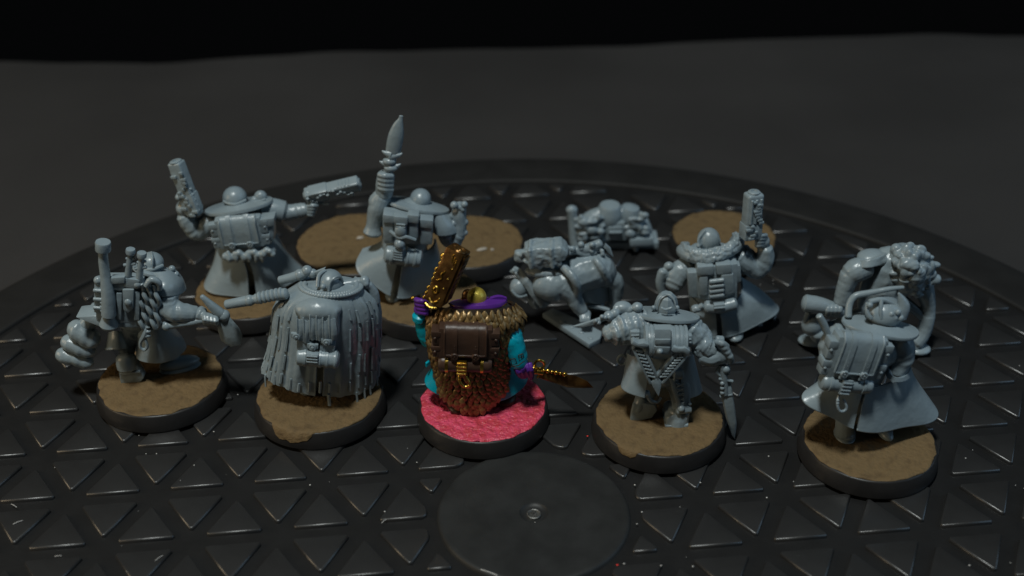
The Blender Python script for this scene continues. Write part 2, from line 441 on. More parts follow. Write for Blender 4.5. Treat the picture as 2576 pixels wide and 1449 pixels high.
class Pack:
    """a knapsack whose camera-side face has the corners tl, tr, bl"""
    def __init__(s, F, tl, tr, bl):
        a, b, c = F(*tl), F(*tr), F(*bl); s.W = (b - a).length; s.H = (a - c).length
        s.M = basis(b - a, a - c); s.O = c + (b - a) / 2 + (a - c) / 2; s.F = F
    def __call__(s, x, y, z): return s.O + s.M @ Vector((x, y, z))
    def box(s, mb, x, y, z, hx, hy, hz, bev=.25, rot=None, taper=1.0):
        M = s.M @ rot if rot else s.M
        return mb.box(s(x, y, z), (hx, hy, hz), M, bev, taper=taper)
    def tube(s, mb, pts, r, **k): return mb.tube([s(*p) for p in pts], r, **k)
    def disc(s, mb, x, y, z, r, h=.35):
        return mb.lathe(s(x, y, z), s.M @ Vector((0, -1, 0)), [(r, -.3), (r, h * .5), (r * .85, h), (r * .55, h), (r * .5, h * .5), (r * .3, h * .5), (r * .25, h * 1.2), (.02, h * 1.3)], 18)
def knapsack(F, tl, tr, bl, dep=4.0, m=GREY, sm=None, gm=None, side=(1, 1), bed=True, hook=True, bedm=None, clipm=None, lid=.64, hookm=None, roll=.19):
    sm = sm or m; gm = gm or m; bedm = bedm or m; clipm = clipm or gm; hookm = hookm or clipm
    P = Pack(F, tl, tr, bl); W, H = P.W, P.H; e = F.e
    mb = MB(); P.box(mb, 0, dep / 2 + .1, 0, W * .48, dep / 2, H * .5, .55)
    pk = mb.build('backpack', m, e)
    # the lid folded over the top and down the back
    mb = MB(); lw = W * .36; zt, zb = H * .53, -H * .30
    g = [[P(x, y, z) for x in [(-1 + 2 * i / 8) * lw for i in range(9)]] for y, z in
         ((dep * .7, zt - .3), (dep * .4, zt + .15), (.8, zt + .1), (.15, zt - .35), (-.18, zt - 1.0), (-.25, 0), (-.22, zb))]
    mb.shell(g, .4); mb.build('lid', m, pk, sharp=50)
    for x in (-lw * .52, lw * .52):
        mb = MB(); g = [[P(x + q, y, z) for q in (-.45, -.15, .15, .45)] for y, z in ((dep * .6, zt + .15), (.7, zt + .38), (-.1, zt - .25), (-.45, zt - 1.1), (-.55, 0), (-.52, zb - .2), (-.3, zb - .9))]
        mb.shell(g, .28); mb.build('strap', sm, pk, sharp=50)
        mb = MB(); P.disc(mb, x, -.55, zb - .05, .72); P.box(mb, x, -.35, zb - .95, .62, .25, .28, .1); mb.build('buckle', gm, pk)
        mb = MB()
        for q in (1.6, 2.2): mb.ell(P(x, -.62, zb + q), .13, None, 8, 6)
        mb.build('rivet', gm, pk)
    for x in (-lw * 1.02, lw * 1.02):       # piping down both edges of the lid
        P.tube(MB(), [(x, .8, zt + .2), (x, -.15, zt - .5), (x, -.4, zt - 1.2), (x, -.42, 0), (x, -.35, zb)], .2, n=8, sub=3).build('piping', m, pk)
    P.tube(MB(), [(-lw, -.3, zb), (-lw * .5, -.42, zb - .05), (0, -.45, zb + .02), (lw * .5, -.42, zb - .05), (lw, -.3, zb)], .2, n=8, sub=3).build('piping', m, pk)
    for s_, on in zip((-1, 1), side):
        if not on: continue
        for z, hh in ((H * .17, H * .22), (-H * .26, H * .18)):
            mb = MB(); P.box(mb, s_ * W * .50, dep * .42, z, W * .09, dep * .36, hh, .3); P.box(mb, s_ * W * .515, dep * .42, z + hh * .55, W * .095, dep * .39, hh * .42, .22)
            mb.ell(P(s_ * (W * .52 + .2), .25, z), .32, None, 10, 8); mb.build('pouch', m, pk)
    if bed:
        rb = H * roll; L = W * .49; zc = -H * .5 - rb * .72; y0 = rb * .62
        mb = MB(); ax = P.M @ Vector((1, 0, 0))
        mb.lathe(P(0, y0, zc), ax, [(.1, -L), (rb * .45, -L), (rb * .8, -L + .12), (rb * .97, -L + .5), (rb, -L + .9), (rb, L - .9), (rb * .97, L - .5), (rb * .8, L - .12), (rb * .45, L), (.1, L)], 28)
        br = mb.build('bedroll', bedm, e)
        for x in (-.68, .62):
            MB().lathe(P(x * L, y0, zc), ax, [(rb * .98, -.32), (rb * 1.09, -.26), (rb * 1.09, .26), (rb * .98, .32)], 28).build('band', clipm if clipm is not m else sm, br)
        mb = MB(); cx = -.12 * L
        P.box(mb, cx, -rb * .32, zc + .1, .95, .22, rb * .9, .12)
        for k in range(4): P.tube(mb, [(cx - .8, -rb * .32 - .3, zc + rb * (.65 - .45 * k)), (cx + .8, -rb * .32 - .3, zc + rb * (.65 - .45 * k))], .17, n=8)
        mb.build('clip', clipm, br)
    if hook:
        mb = MB(); z0 = -H * .5 - H * .38
        P.tube(mb, [(-.9, .2, z0 - .2), (-1.0, -.2, z0 - 1.0), (-.8, -.5, z0 - 1.9), (-.2, -.6, z0 - 2.7), (.5, -.6, z0 - 2.75), (.95, -.5, z0 - 2.2), (.6, -.3, z0 - 1.4), (.05, 0, z0 - .7)], .24, n=8, sub=4)
        for q in ((-1.0, -.2, z0 - .9), (-.92, -.35, z0 - 1.4)): mb.ell(P(*q), .3, None, 10, 8)
        mb.build('hook', hookm, e)
    return P
def skirt(F, rows, parts, th=.5, folds=(.0, .035), nf=5, ph=0.0, name='coat_skirt', m=GREY, lip=.26, n=28):
    """coat tails: rows of (L, C, R) from waist to hem; parts are ranges of angle, one panel each"""
    rw = [tuple(F(*q) for q in r) for r in rows]
    for a0, a1 in parts:
        g = arcs(rw, n, a0, a1, 5, folds, nf, ph)
        mb = MB(); mb.shell(g, th)
        if lip: mb.tube(g[-1], lip, n=8)
        mb.build(name, m, F.e, sharp=60)
def blade(F, pts, th=.35, m=GREY, name='blade', parent=None):
    """pts: outline (x, y, d); a flat knife blade with a raised spine"""
    P = [F(*p) for p in pts]; c = sum(P, Vector()) / len(P)
    n = Vector((0, 0, 0))
    for i in range(len(P)): n += (P[i] - c).cross(P[(i + 1) % len(P)] - c)
    n.normalize(); mb = MB()
    rings = [[c + (p - c) * .25 + n * th for p in P], [c + (p - c) * .75 + n * th * .8 for p in P], [p + n * .06 for p in P], [p - n * .06 for p in P], [c + (p - c) * .75 - n * th * .8 for p in P], [c + (p - c) * .25 - n * th for p in P]]
    return mb.loft(rings).build(name, m, parent or F.e, sharp=25)
def puff(mb, F, pts, **k):
    """a creased sleeve"""
    return F.T(mb, pts, n=18, sub=7, fold=k.get('fold', .06), nf=k.get('nf', 5))
FLAT = Matrix.Identity(3)
def rotm(x=0, y=0, z=0): return (Matrix.Rotation(R(z), 3, 'Z') @ Matrix.Rotation(R(y), 3, 'Y') @ Matrix.Rotation(R(x), 3, 'X'))
GRP = 'model soldiers on the turntable'

# ------------------------------------------------------------------ crouching engineer with the spade
def engineer():
    F = Fig('soldier_figurine', 'crouching grey model soldier holding a spade, rope hank and knobbed clubs on its back', 'figurine', (115, 575, .36156), base=(800, 1045), group=GRP)
    F.base(seed=1)
    e = F.e; b = MB()
    F.T(b, [(560, 860, 1, 62), (570, 800, 2, 62), (600, 720, 3, 80), (640, 560, 3, 130), (680, 420, 4, 130), (720, 330, 5, 90)], sub=3)
    F.E(b, 640, 600, 2, (170, 130, 120)); F.E(b, 800, 420, 4, (140, 130, 150))
    F.T(b, [(640, 700, 2, 90), (760, 820, 4, 70), (900, 900, 4.5, 55)], sub=3)
    F.T(b, [(380, 560, 1, 70), (300, 650, 0, 60), (250, 720, -.5, 55)], sub=3)     # arm to the satchel
    b.build('body', GREY, e, remesh=.24, rough=.12)
    b = MB()
    F.T(b, [(570, 965, -1.0, 72), (562, 925, -.8, 74), (556, 890, -.5, 68)], sub=2)
    F.S(b, [(500, 962, -1.6), (628, 945, -1.6), (684, 1040, -1.6), (660, 1072, -1.6), (520, 1084, -1.6)], 2.0, .35)
    F.S(b, [(512, 1012, -1.9), (655, 992, -1.9), (660, 1004, -1.9), (514, 1026, -1.9)], .5, .06)
    b.build('boot', GREY, e)
    b = MB(); q = F.g(930, 935, 4.6); b.ell(q, (4.0, 1.9, 1.2), rotm(z=22)); q2 = F.g(935, 965, 3.9); b.ell(q2, (4.1, 2.0, .45), rotm(z=22)); b.build('boot', GREY, e)
    skirt(F, [((655, 660, 2), (760, 700, -2.5), (850, 660, 3)), ((640, 760, 2), (770, 810, -3), (930, 750, 4)), ((640, 850, 2), (770, 930, -3), (965, 830, 5))], [(-100, 110)], folds=(0, .02))
    b = MB()                                                     # curled flap of the coat
    g = arcs([(F(440, 730, 0), F(485, 715, -1.5), F(530, 725, 0)), (F(425, 800, -.5), F(490, 770, -2.5), F(555, 790, -.5)), (F(412, 838, -1), F(490, 835, -3), F(562, 825, -1))], 14)
    b.shell(g, .35); b.tube(g[-1], .22, n=8); b.build('coat_flap', GREY, e)
    # helmet and mantle
    b = MB(); F.E(b, 735, 238, 2.6, (84, 84, 74)); F.T(b, [(655, 262, 1.5, 12), (735, 285, .2, 13), (815, 255, 1.5, 12)], sub=5, n=8); F.T(b, [(735, 165, 2.6, 8), (742, 200, .8, 9), (740, 250, .0, 9)], sub=4, n=8); b.build('helmet', GREY, e)
    dish(F(750, 285, 1.6), (.25, .25, 1), 3.8, 3.0).build('collar', GREY, e)
    b = MB(); g = arcs([(F(690, 300, 3), F(800, 310, -.5), F(880, 275, 4)), (F(700, 380, 1), F(840, 400, -3), F(940, 340, 4)), (F(690, 420, .5), F(850, 465, -3.5), F(965, 405, 4))], 22, -100, 110)
    b.shell(g, .6); b.tube(g[-1], .3, n=8); b.build('mantle', GREY, e)
    for x, y in ((878, 280), (905, 318)):
        F.E(MB(), x, y, 1.5, 24).build('stud', GREY, e)
    # arm, glove, spade
    b = MB(); puff(b, F, [(850, 440, -1.5, 72), (860, 560, -3, 76), (960, 585, -3, 68), (1050, 590, -2.5, 52)], fold=.07, nf=6)
    b.build('sleeve', GREY, e, remesh=.16, rough=.06)
    b = MB(); F.T(b, [(1060, 588, -2.6, 56), (1095, 604, -2.6, 52)])
    for k in range(4): F.T(b, [(1105 + 24 * k, 598 + 5 * k, -3.2, 24), (1110 + 24 * k, 630 + 4 * k, -4.4, 24), (1112 + 24 * k, 660, -3.6, 20)], sub=3)
    F.E(b, 1145, 630, -2.8, (55, 40, 42)); b.build('hand', GREY, e, remesh=.14)
    b = MB(); F.T(b, [(835, 676, -4.2, 27), (1000, 655, -3.8, 25), (1245, 605, -2.8, 24)], n=14); F.E(b, 840, 676, -4.2, 34); F.E(b, 1240, 605, -2.8, 42)
    F.T(b, [(1245, 610, -2.8, 34), (1180, 560, -3, 34), (1085, 470, -3.2, 16)], sub=4, n=12)
    sp = b.build('spade', GREY, e)
    g = [[F(1232 + u * (-24 - 20 * v) + 110 * v + 0 * u, 640 + 160 * v + (0 if abs(u) < .9 else -8), -3.1 + .5 * u * u) for u in (-1, -.7, -.35, 0, .35, .7, 1)] for v in (0, .1, .25)]
    out = [(1200, 630), (1262, 590), (1300, 640), (1345, 690), (1368, 745), (1355, 810), (1290, 822), (1222, 780), (1198, 710)]
    blade(F, [(x, y, -3.0) for x, y in out], .45, name='blade', parent=sp)
    # what is strapped to the back
    b = MB(); F.S(b, [(345, 400, -4.7), (660, 400, -4.7), (660, 675, -4.7), (345, 640, -4.7)], 5.0, .5); pk = b.build('pack_frame', GREY, e)
    b = MB(); F.S(b, [(205, 618, -4.4), (330, 605, -4.2), (660, 640, -4.6), (655, 690, -4.6), (390, 690, -4.6)], 4.0, .25); b.build('shelf', GREY, pk)
    b = MB(); F.S(b, [(350, 345, -4.8), (650, 365, -4.8), (650, 405, -4.8), (350, 385, -4.8)], 1.2, .3); b.build('crossbar', GREY, pk)
    for x, y in ((365, 360), (640, 385)): F.E(MB(), x, y, -4.8, 30).build('bolt', GREY, pk)
    b = MB(); F.S(b, [(455, 350, -5.3), (545, 340, -5.3), (550, 425, -5.3), (520, 440, -5.3), (460, 425, -5.3)], 1.6, .3); F.S(b, [(450, 345, -5.7), (550, 338, -5.7), (548, 385, -5.7), (455, 390, -5.7)], 1.4, .25); b.build('pouch', GREY, pk)
    b = MB(); F.S(b, [(335, 380, -5.3), (395, 385, -5.3), (392, 600, -5.3), (332, 585, -5.3)], 2.0, .35)
    for y in (430, 490, 550): F.T(b, [(336, y, -5.5, 14), (400, y + 4, -5.5, 14)])
    b.build('side_panel', GREY, pk)
    def haft(pts, nm='club', **k): b = MB(); F.T(b, pts, n=16, **k); return b
    b = haft([(440, 600, -5.6, 50), (436, 480, -5.5, 46), (424, 380, -5.2, 40), (415, 330, -5.0, 34), (402, 230, -5.0, 33), (399, 160, -5.0, 30)])
    b.lathe(F(399, 150, -5), F(399, 90, -5) - F(399, 150, -5), [(.6, -.2), (1.35, 0), (1.4, .35), (1.35, .8), (1.4, 1.4), (1.3, 1.75), (.1, 1.8)], 20)
    for y in (500, 530, 555): b.lathe(F(432, y, -5), (0, 0, 1), [(1.0, -.22), (1.45, -.15), (1.45, .15), (1.0, .22)], 20)
    b.build('club', GREY, e)
    b = MB(); b.lathe(F(440, 570, -5), F(440, 690, -5) - F(440, 570, -5), [(1.1, 0), (1.15, 1.0), (1.5, 2.4), (1.75, 3.1), (1.5, 3.6), (.1, 3.7)], 20); b.build('club_head', GREY, e)
    for x0, y0, x1, y1 in ((590, 150, 572, 345), (668, 175, 650, 360)):
        b = MB(); F.T(b, [(x1, y1, -4.6, 25), ((x0 + x1) / 2, (y0 + y1) / 2, -4.6, 22), (x0, y0 + 25, -4.6, 20)], n=12)
        b.lathe(F(x0, y0 + 22, -4.6), F(x0, y0, -4.6) - F(x0, y0 + 22, -4.6), [(.4, -.2), (.85, 0), (.9, .5), (.8, .9), (.1, .95)], 16)
        F.T(b, [(x0 - 45, y0 + 105, -4.7, 12), (x0 + 32, y0 + 92, -4.7, 12)]); F.T(b, [(x0 - 30, y0 + 60, -4.7, 10), (x0 + 28, y0 + 52, -4.7, 10)])
        b.build('dagger', GREY, e)
    b = MB(); F.S(b, [(540, 345, -5.4), (655, 360, -5.4), (640, 425, -5.4), (540, 410, -5.4)], 1.2, .3); F.S(b, [(530, 425, -5.7), (614, 425, -5.7), (607, 560, -5.7), (575, 594, -5.7), (536, 570, -5.7)], 1.4, .35); F.E(b, 572, 515, -5.8, (24, 14, 26)); F.S(b, [(490, 450, -5.3), (530, 450, -5.3), (525, 640, -5.3), (492, 630, -5.3)], 1, .2); F.S(b, [(612, 440, -5.2), (655, 440, -5.2), (650, 640, -5.2), (612, 640, -5.2)], 1, .2); b.build('sheath', GREY, pk)
    b = MB()                                                    # rope hank
    for k in range(5):
        x = 665 + k * 28
        F.T(b, [(x + 14 * math.sin(j * 1.25 + k * 2.1), 385 + 28 * j, -4.6 - .35 * math.cos(j * 1.25 + k * 2.1), 16) for j in range(12)], sub=2, n=8)
    F.T(b, [(700, 400, -5.2, 20), (735, 355, -5, 24), (785, 375, -4.8, 22), (792, 420, -4.5, 20)], sub=3)
    b.build('rope_hank', GREY, e)
    b = MB(); F.T(b, [(700, 695, -4.6, 18), (690, 740, -4.8, 20), (660, 790, -4.8, 12), (662, 830, -4.8, 12), (690, 842, -4.8, 12), (706, 815, -4.8, 12), (690, 765, -4.8, 12)], sub=3, n=8); F.E(b, 700, 745, -4.8, (32, 18, 16)); F.E(b, 706, 715, -4.8, (26, 16, 14)); b.build('hook', GREY, e)
    # stacked satchel charges hanging at the hip
    for k, (x0, y0, x1, y1, r) in enumerate(((215, 705, 330, 775, 78), (165, 795, 300, 850, 62), (125, 880, 290, 930, 56))):
        b = MB(); puff(b, F, [(x0 - 35, y0 - 10, -.4, r * .75), (x0, y0, -.6, r), ((x0 + x1) / 2, (y0 + y1) / 2, -1, r * .95), (x1, y1, -1, r * .9), (x1 + 25, y1 + 12, -.8, r * .6)], fold=.05, nf=4)
        b.build('satchel_charge', GREY, e, remesh=.2, rough=.12)
engineer()

# ------------------------------------------------------------------ soldier in the strip cloak
def cloaked():
    F = Fig('soldier_figurine', 'grey model soldier in a long cloak hung with cloth strips, rifle pointing sideways', 'figurine', (543, 626, .35273), base=(738, 1035), group=GRP)
    F.base(seed=2, spill=[(248, 16, 1.0), (262, 9, .7)])
    e = F.e
    b = MB(); F.T(b, [(650, 1010, 0, 70), (680, 850, .5, 90), (760, 600, 1, 150), (800, 420, 1.5, 160), (810, 300, 2, 90)], sub=3); F.T(b, [(840, 1010, 1, 70), (830, 850, 1, 90), (800, 700, 1, 120)], sub=3); F.E(b, 810, 400, 2, (220, 170, 110)); b.build('body', GREY, e, remesh=.28)
    rows = [((600, 255, 2), (800, 345, -3.2), (1040, 262, 2.5)), ((488, 325, 2), (770, 425, -4.4), (1128, 350, 3)), ((425, 420, 1.5), (765, 530, -5.0), (1162, 460, 3)), ((405, 600, 1), (760, 690, -5.0), (1160, 620, 3)),
            ((375, 745, .5), (745, 860, -5.0), (1152, 780, 3)), ((360, 805, 0), (740, 960, -4.8), (1150, 880, 3)), ((345, 850, -.5), (735, 1045, -4.6), (1140, 930, 2.5))]
    rw = [tuple(F(*q) for q in r) for r in rows]
    def surf(a0, a1, n, sub=6):
        flat = [[*a, *b_, *c] for a, b_, c in rw]; q = crom(flat, sub); g = []
        for i, r in enumerate(q):
            v = i / (len(q) - 1); row = []
            for k in range(n):
                t = a0 + (a1 - a0) * k / (n - 1); A = arc(Vector(r[:3]), Vector(r[3:6]), Vector(r[6:9]), 2, t, t)[0]; Mi = (Vector(r[:3]) + Vector(r[6:9])) / 2
                f = 1 + min(1, v * 5) * (.026 * math.sin(R(t) * 15 + 2.5 * v) + .013 * math.sin(R(t) * 33 + 1 + v)) * (.4 if abs(t) < 38 and v < .6 else 1)
                row.append(Mi + (A - Mi) * f)
            g.append(row)
        return g
    def point(t, v, out=0.0):
        flat = [[*a, *b_, *c] for a, b_, c in rw]; m = (len(flat) - 1) * v; i = min(int(m), len(flat) - 2); f = m - i
        r = [x * (1 - f) + y * f for x, y in zip(flat[i], flat[i + 1])]
        A = arc(Vector(r[:3]), Vector(r[3:6]), Vector(r[6:9]), 2, t, t)[0]; Mi = (Vector(r[:3]) + Vector(r[6:9])) / 2; d = (A - Mi); d.z = 0
        return A + d.normalized() * out
    for a0, a1 in ((-135, -3.5), (3.5, 135)):
        if a0 < 0: g = surf(a0, a1, 70)
        else: g = surf(a0, a1, 70)
        # the slit opens only below the roll
        h = len(g)
        for i in range(h):
            if i < h * .62:
                k = 69 if a0 < 0 else 0
                p = surf(0, .01, 2)[i][0]; g[i][k] = p
        MB().shell(g, .5).build('cloak', GREY, e, sharp=60)
    rd = random.Random(3)
    for t in list(range(-90, 104, 10)):
        v = rd.uniform(.06, .16) if abs(t) > 42 else rd.uniform(.16, .26)
        if -40 < t < 24: v = rd.uniform(.80, .86)
        while v < .97:
            L = rd.uniform(.10, .17); tt_ = t + rd.uniform(-1.6, 1.6); w_ = rd.uniform(.5, .95)
            g = []
            for q in range(5):
                vv = min(1.0, v + L * q / 4) ; o = .26 + .12 * q / 4
                ex2 = max(0, v + L * q / 4 - 1.0)
                P0 = point(tt_ - w_ * 1.5, vv, o); P1 = point(tt_, vv, o + .14); P2 = point(tt_ + w_ * 1.5, vv, o)
                for P_ in (P0, P1, P2): P_.z -= ex2 * 22
                g.append([P0, P1, P2])
            MB().shell(g, .3).build('cloth_strip', GREY, e, sharp=50)
            v += L + rd.uniform(.03, .10)
    # the pack under the cloak: hump, fringe over it, buckles and roll
    b = MB(); F.S(b, [(590, 430, -6.0), (870, 440, -6.0), (880, 640, -6.3), (600, 620, -6.3)], 4.5, .9); F.E(b, 730, 430, -4.2, (165, 90, 80)); b.build('backpack', GREY, e, remesh=.2, smooth=9, rough=.1)
    for k in range(6):
        x = 600 + k * 46; y = 500 + 10 * math.sin(k * 2)
        g = [[F(x + u + 6 * math.sin(k + v * 4), y + 150 * v + (8 if abs(u) < 5 else 0), -6.5 - .5 * math.sin(v * 2.6) + abs(u) * .012) for u in (-26, -13, 0, 13, 26)] for v in (0, .2, .4, .6, .8, 1.0)]
        MB().shell(g, .4).build('fringe', GREY, e, sharp=60)
        F.T(MB(), [(x - 22, y - 20, -6.5, 5), (x - 20, y + 60, -7.0, 7), (x - 15, y + 140, -6.8, 7)], sub=2, n=8).build('strap', GREY, e)
    for x, y in ((575, 625), (690, 700), (790, 665)):
        b = MB(); F.S(b, [(x - 40, y - 22, -7.0), (x + 40, y - 14, -7.0), (x + 40, y + 18, -7.0), (x - 40, y + 10, -7.0)], .7, .15); b.lathe(F(x, y, -7.0), (0, -1, 0), [(.7, -.2), (.7, .2), (.55, .3), (.3, .25), (.25, .45), (.02, .5)], 16); b.build('buckle', GREY, e)
    b = MB(); F.S(b, [(575, 650, -6.6), (690, 660, -6.6), (690, 735, -6.6), (575, 720, -6.6)], 2, .3); F.S(b, [(740, 680, -6.6), (850, 690, -6.6), (845, 750, -6.6), (740, 745, -6.6)], 2, .3); b.build('pouch', GREY, e)
    a, c = F(570, 765, -6.4), F(885, 790, -6.4); ax = c - a; b = MB(); rb = 1.65; L = ax.length
    b.lathe(a, ax, [(.1, 0), (rb * .6, .05), (rb * .95, .4), (rb, .8), (rb, L - .8), (rb * .95, L - .4), (rb * .6, L - .05), (.1, L)], 24); br = b.build('bedroll', GREY, e)
    for t in (.22, .56, .72, .9): MB().lathe(a + ax * t, ax, [(rb, -.25), (rb * 1.1, -.2), (rb * 1.1, .2), (rb, .25)], 24).build('band', GREY, br)
    b = MB(); F.S(b, [(642, 752, -8.2), (730, 760, -8.2), (730, 825, -8.2), (642, 815, -8.2)], 1.2, .15)
    for y in (765, 785, 805): F.T(b, [(648, y, -8.3, 7), (724, y + 6, -8.3, 7)], n=8)
    b.build('clip', GREY, br)
    # studded collar, helmet
    dish(F(815, 272, 1.2), (0, .10, 1), 6.0, 4.7, cup=.5, th=.7).build('collar', GREY, e)
    b = MB(); rd = random.Random(9); N = 34
    for k in range(N):
        t = -100 + 200 * k / (N - 1)
        for rr in (.97, .84):
            p = arc(F(598, 266, 1.2), F(815, 345, -3.4), F(1040, 272, 1.2), 2, t, t)[0]; m_ = F(815, 272, 1.2); q = m_ + (p - m_) * rr
            b.ell(q + Vector((0, 0, .1 + (1 - rr) * 1.2)), (.55, .55, .45), None, 8, 6)
    b.build('stud_band', GREY, e)
    b = MB(); F.E(b, 812, 235, 1.5, (92, 98, 88)); F.T(b, [(725, 270, -.8, 14), (735, 190, .3, 14), (780, 155, 1.5, 14)], sub=4, n=8); h = b.build('helmet', GREY, e)
    b = MB(); F.T(b, [(805, 300, -1.4, 9), (815, 240, -1.0, 9), (850, 205, -.4, 9), (885, 200, .5, 9), (905, 235, 1.2, 9)], sub=5, n=8); F.E(b, 765, 268, -1.6, 20); b.build('ridge', GREY, h)
    # rifle under the cloak edge and the raised stock
    b = MB(); F.T(b, [(500, 320, -1.5, 40), (380, 335, -1.2, 40), (285, 358, -1, 36)], n=16)
    for k in range(6): F.T(b, [(470 - 30 * k, 318 + 6 * k, -1.4, 44), (460 - 30 * k, 320 + 6 * k, -1.4, 44)], n=16)
    F.T(b, [(285, 358, -1, 28), (240, 368, -1, 38), (75, 398, -.8, 33)], n=16); F.E(b, 240, 368, -1.1, 40); b.build('rifle_barrel', GREY, e)
    b = MB(); F.T(b, [(455, 225, 4, 30), (540, 205, 4, 34), (615, 180, 4, 36), (650, 165, 4, 30)], n=14); F.E(b, 600, 185, 4, 42); F.E(b, 650, 155, 4, 38); F.E(b, 690, 175, 4, 34)
    blade(F, [(690, 165, 3.6), (785, 128, 3.6), (770, 165, 3.6), (720, 195, 3.6)], .35, parent=b.build('rifle_stock', GREY, e), name='bayonet')
    b = MB(); F.T(b, [(880, 262, 2, 34), (960, 250, 2.5, 38), (1030, 235, 2.5, 34)], n=14, fold=.05, sub=4)
    F.E(b, 1060, 228, 2.4, 38); F.E(b, 1085, 262, 2.2, 26); F.E(b, 1070, 250, 1.8, 24); F.E(b, 1040, 262, 2, 26); F.T(b, [(1090, 250, 2.4, 26), (1125, 310, 2.6, 36), (1135, 380, 2.6, 40)], sub=3); b.build('arm', GREY, e, remesh=.16)
cloaked()

# ------------------------------------------------------------------ the painted soldier
def painted():
    F = Fig('soldier_figurine', 'painted model soldier in a bronze scale cloak with teal coat on a pink red base', 'figurine', (990.3, 575, .40565), base=(555, 1080), group=GRP)
    F.base(m=REDP, seed=3)
    e = F.e
    b = MB(); F.T(b, [(430, 1060, -.5, 60), (440, 960, 0, 70), (470, 800, .5, 120), (490, 620, 1, 150), (500, 500, 1.5, 110), (512, 440, 2, 50)], sub=3); F.T(b, [(600, 1040, 1.5, 60), (580, 950, 1, 70), (520, 800, .8, 120)], sub=3); F.E(b, 500, 560, 1.5, (230, 120, 100)); b.build('body', UNDER, e, remesh=.26)
    for x, y in ((400, 1085), (690, 1040)):
        MB().ell(F.g(x, y, 4.2), (2.2, 3.0, 1.0)).build('boot', LEATH, e)
    rows = [((250, 470, 1.5), (500, 500, -3.0), (740, 465, 2)), ((205, 530, .5), (500, 600, -4.4), (785, 530, 1.5)), ((215, 640, 0), (490, 720, -4.6), (780, 620, 1)), ((238, 770, -1), (480, 860, -4.6), (715, 730, -.5)), ((268, 880, -1.5), (485, 980, -4.4), (694, 860, -1.2)), ((290, 970, -2), (490, 1065, -4.2), (690, 965, -1.6)), ((395, 1062, -2.8), (490, 1120, -4.0), (615, 1060, -2.6))]
    rw = [tuple(F(*q) for q in r) for r in rows]; flat = [[*a, *b_, *c] for a, b_, c in rw]
    def point(t, v):
        m = (len(flat) - 1) * v; i = max(0, min(int(m), len(flat) - 2)); f = m - i
        r = [x * (1 - f) + y * f for x, y in zip(flat[i], flat[i + 1])]
        return arc(Vector(r[:3]), Vector(r[3:6]), Vector(r[6:9]), 2, t, t)[0]
    ck = MB().shell(arcs(rw, 40, -118, 118, 5), .5).build('scale_cloak', UNDER, e, sharp=60)
    # one leaf-shaped scale, its tip down
    lm = MB(); prof = [(0, .15, .0), (.22, .75, .10), (.5, 1.0, .20), (.75, .72, .22), (1.0, .06, .12)]
    g = [[Vector((u * .60 * wd, -.10 - h * .9 - .16 * (1 - u * u), -v * 1.75)) for u in (-1, -.5, 0, .5, 1)] for v, wd, h in prof]
    leaf = lm.shell(g, .12).build('scale', SCALE, None, sharp=70); lme = leaf.data; bpy.data.objects.remove(leaf)
    rd = random.Random(11); c0 = ORG[e.name]['c']; spots = []
    nr = 22
    for r in range(nr):
        v = .02 + .95 * r / (nr - 1)
        big = 1.0 if v < .5 else .9
        wmm = (point(88, v) - point(-88, v)).length; nn = int(wmm * 1.2 / (.80 * big)); sp_ = 210 / nn
        for k in range(nn):
            t = -105 + sp_ * (k + (.5 if r % 2 else 0)) + rd.uniform(-1, 1)
            P = point(t, v)
            if F(285, 700, -4.8).x < P.x < F(600, 700, -4.8).x and .26 < v < .50 and abs(t) < 50: continue   # the pack sits flat here
            tx = (point(t + 2, v) - point(t - 2, v)).normalized(); tz = (point(t, max(0, v - .04)) - point(t, min(1, v + .04))).normalized()
            M = basis(tx, tz); P = P - M @ Vector((0, .22, 0))
            M = M @ rotm(x=rd.uniform(-10, 4), z=rd.uniform(-16, 16), y=rd.uniform(-15, 15))
            s_ = big * rd.uniform(.9, 1.15)
            spots.append((abs(t), Matrix.Translation((P - c0) * U) @ M.to_4x4() @ Matrix.Diagonal((s_, s_, s_ * rd.uniform(.9, 1.15), 1))))
    spots.sort(key=lambda q: q[0]); rest = MB()
    for i, (t, X) in enumerate(spots):
        if i < 290:
            o = bpy.data.objects.new('scale', lme); col.objects.link(o); o.parent = ck; o.matrix_local = X
        else:
            rest.add([(X @ v.co) / U + c0 for v in lme.vertices], [list(p.vertices) for p in lme.polygons])
    if rest.v: rest.build('edge_scales', SCALE, ck, sharp=70)['kind'] = 'stuff'
    # purple collar with a thin pale trim
    col_ = dish(F(522, 452, 1.2), (-.05, .34, 1), 5.1, 3.4, cup=.5, th=.7, inner=.4).build('collar', PURP, e)
    b = MB(); b.tube(arc(F(340, 455, 1.0), F(520, 498, -1.7), F(700, 458, 1.0), 30, -80, 80), .16, n=8); b.build('collar_trim', BRON, col_)
    b = MB(); g = [[F(600 + 100 * u, 462 - 32 * v - (14 * math.sin(u * 3)), 1.4 + .8 * u) for u in (0, .25, .5, .75, 1)] for v in (0, .5, 1)]; b.shell(g, .7); b.build('collar_point', PURP, col_)
    b = MB(); F.E(b, 515, 428, 1.0, (60, 62, 66)); b.build('helmet', LEMON, e)
    b = MB(); F.E(b, 458, 420, 3.0, (36, 30, 50)); F.E(b, 500, 400, 3.2, (44, 36, 30)); F.E(b, 595, 440, 2.2, 16); F.E(b, 428, 440, 2.2, 14); b.build('visor', BRON, e)
    # arms
    b = MB(); puff(b, F, [(300, 560, .5, 55), (230, 700, -.2, 42), (190, 650, -.6, 44), (165, 545, -.8, 42)], fold=.05, nf=5); b.build('sleeve', TEAL, e, remesh=.16, rough=.05)
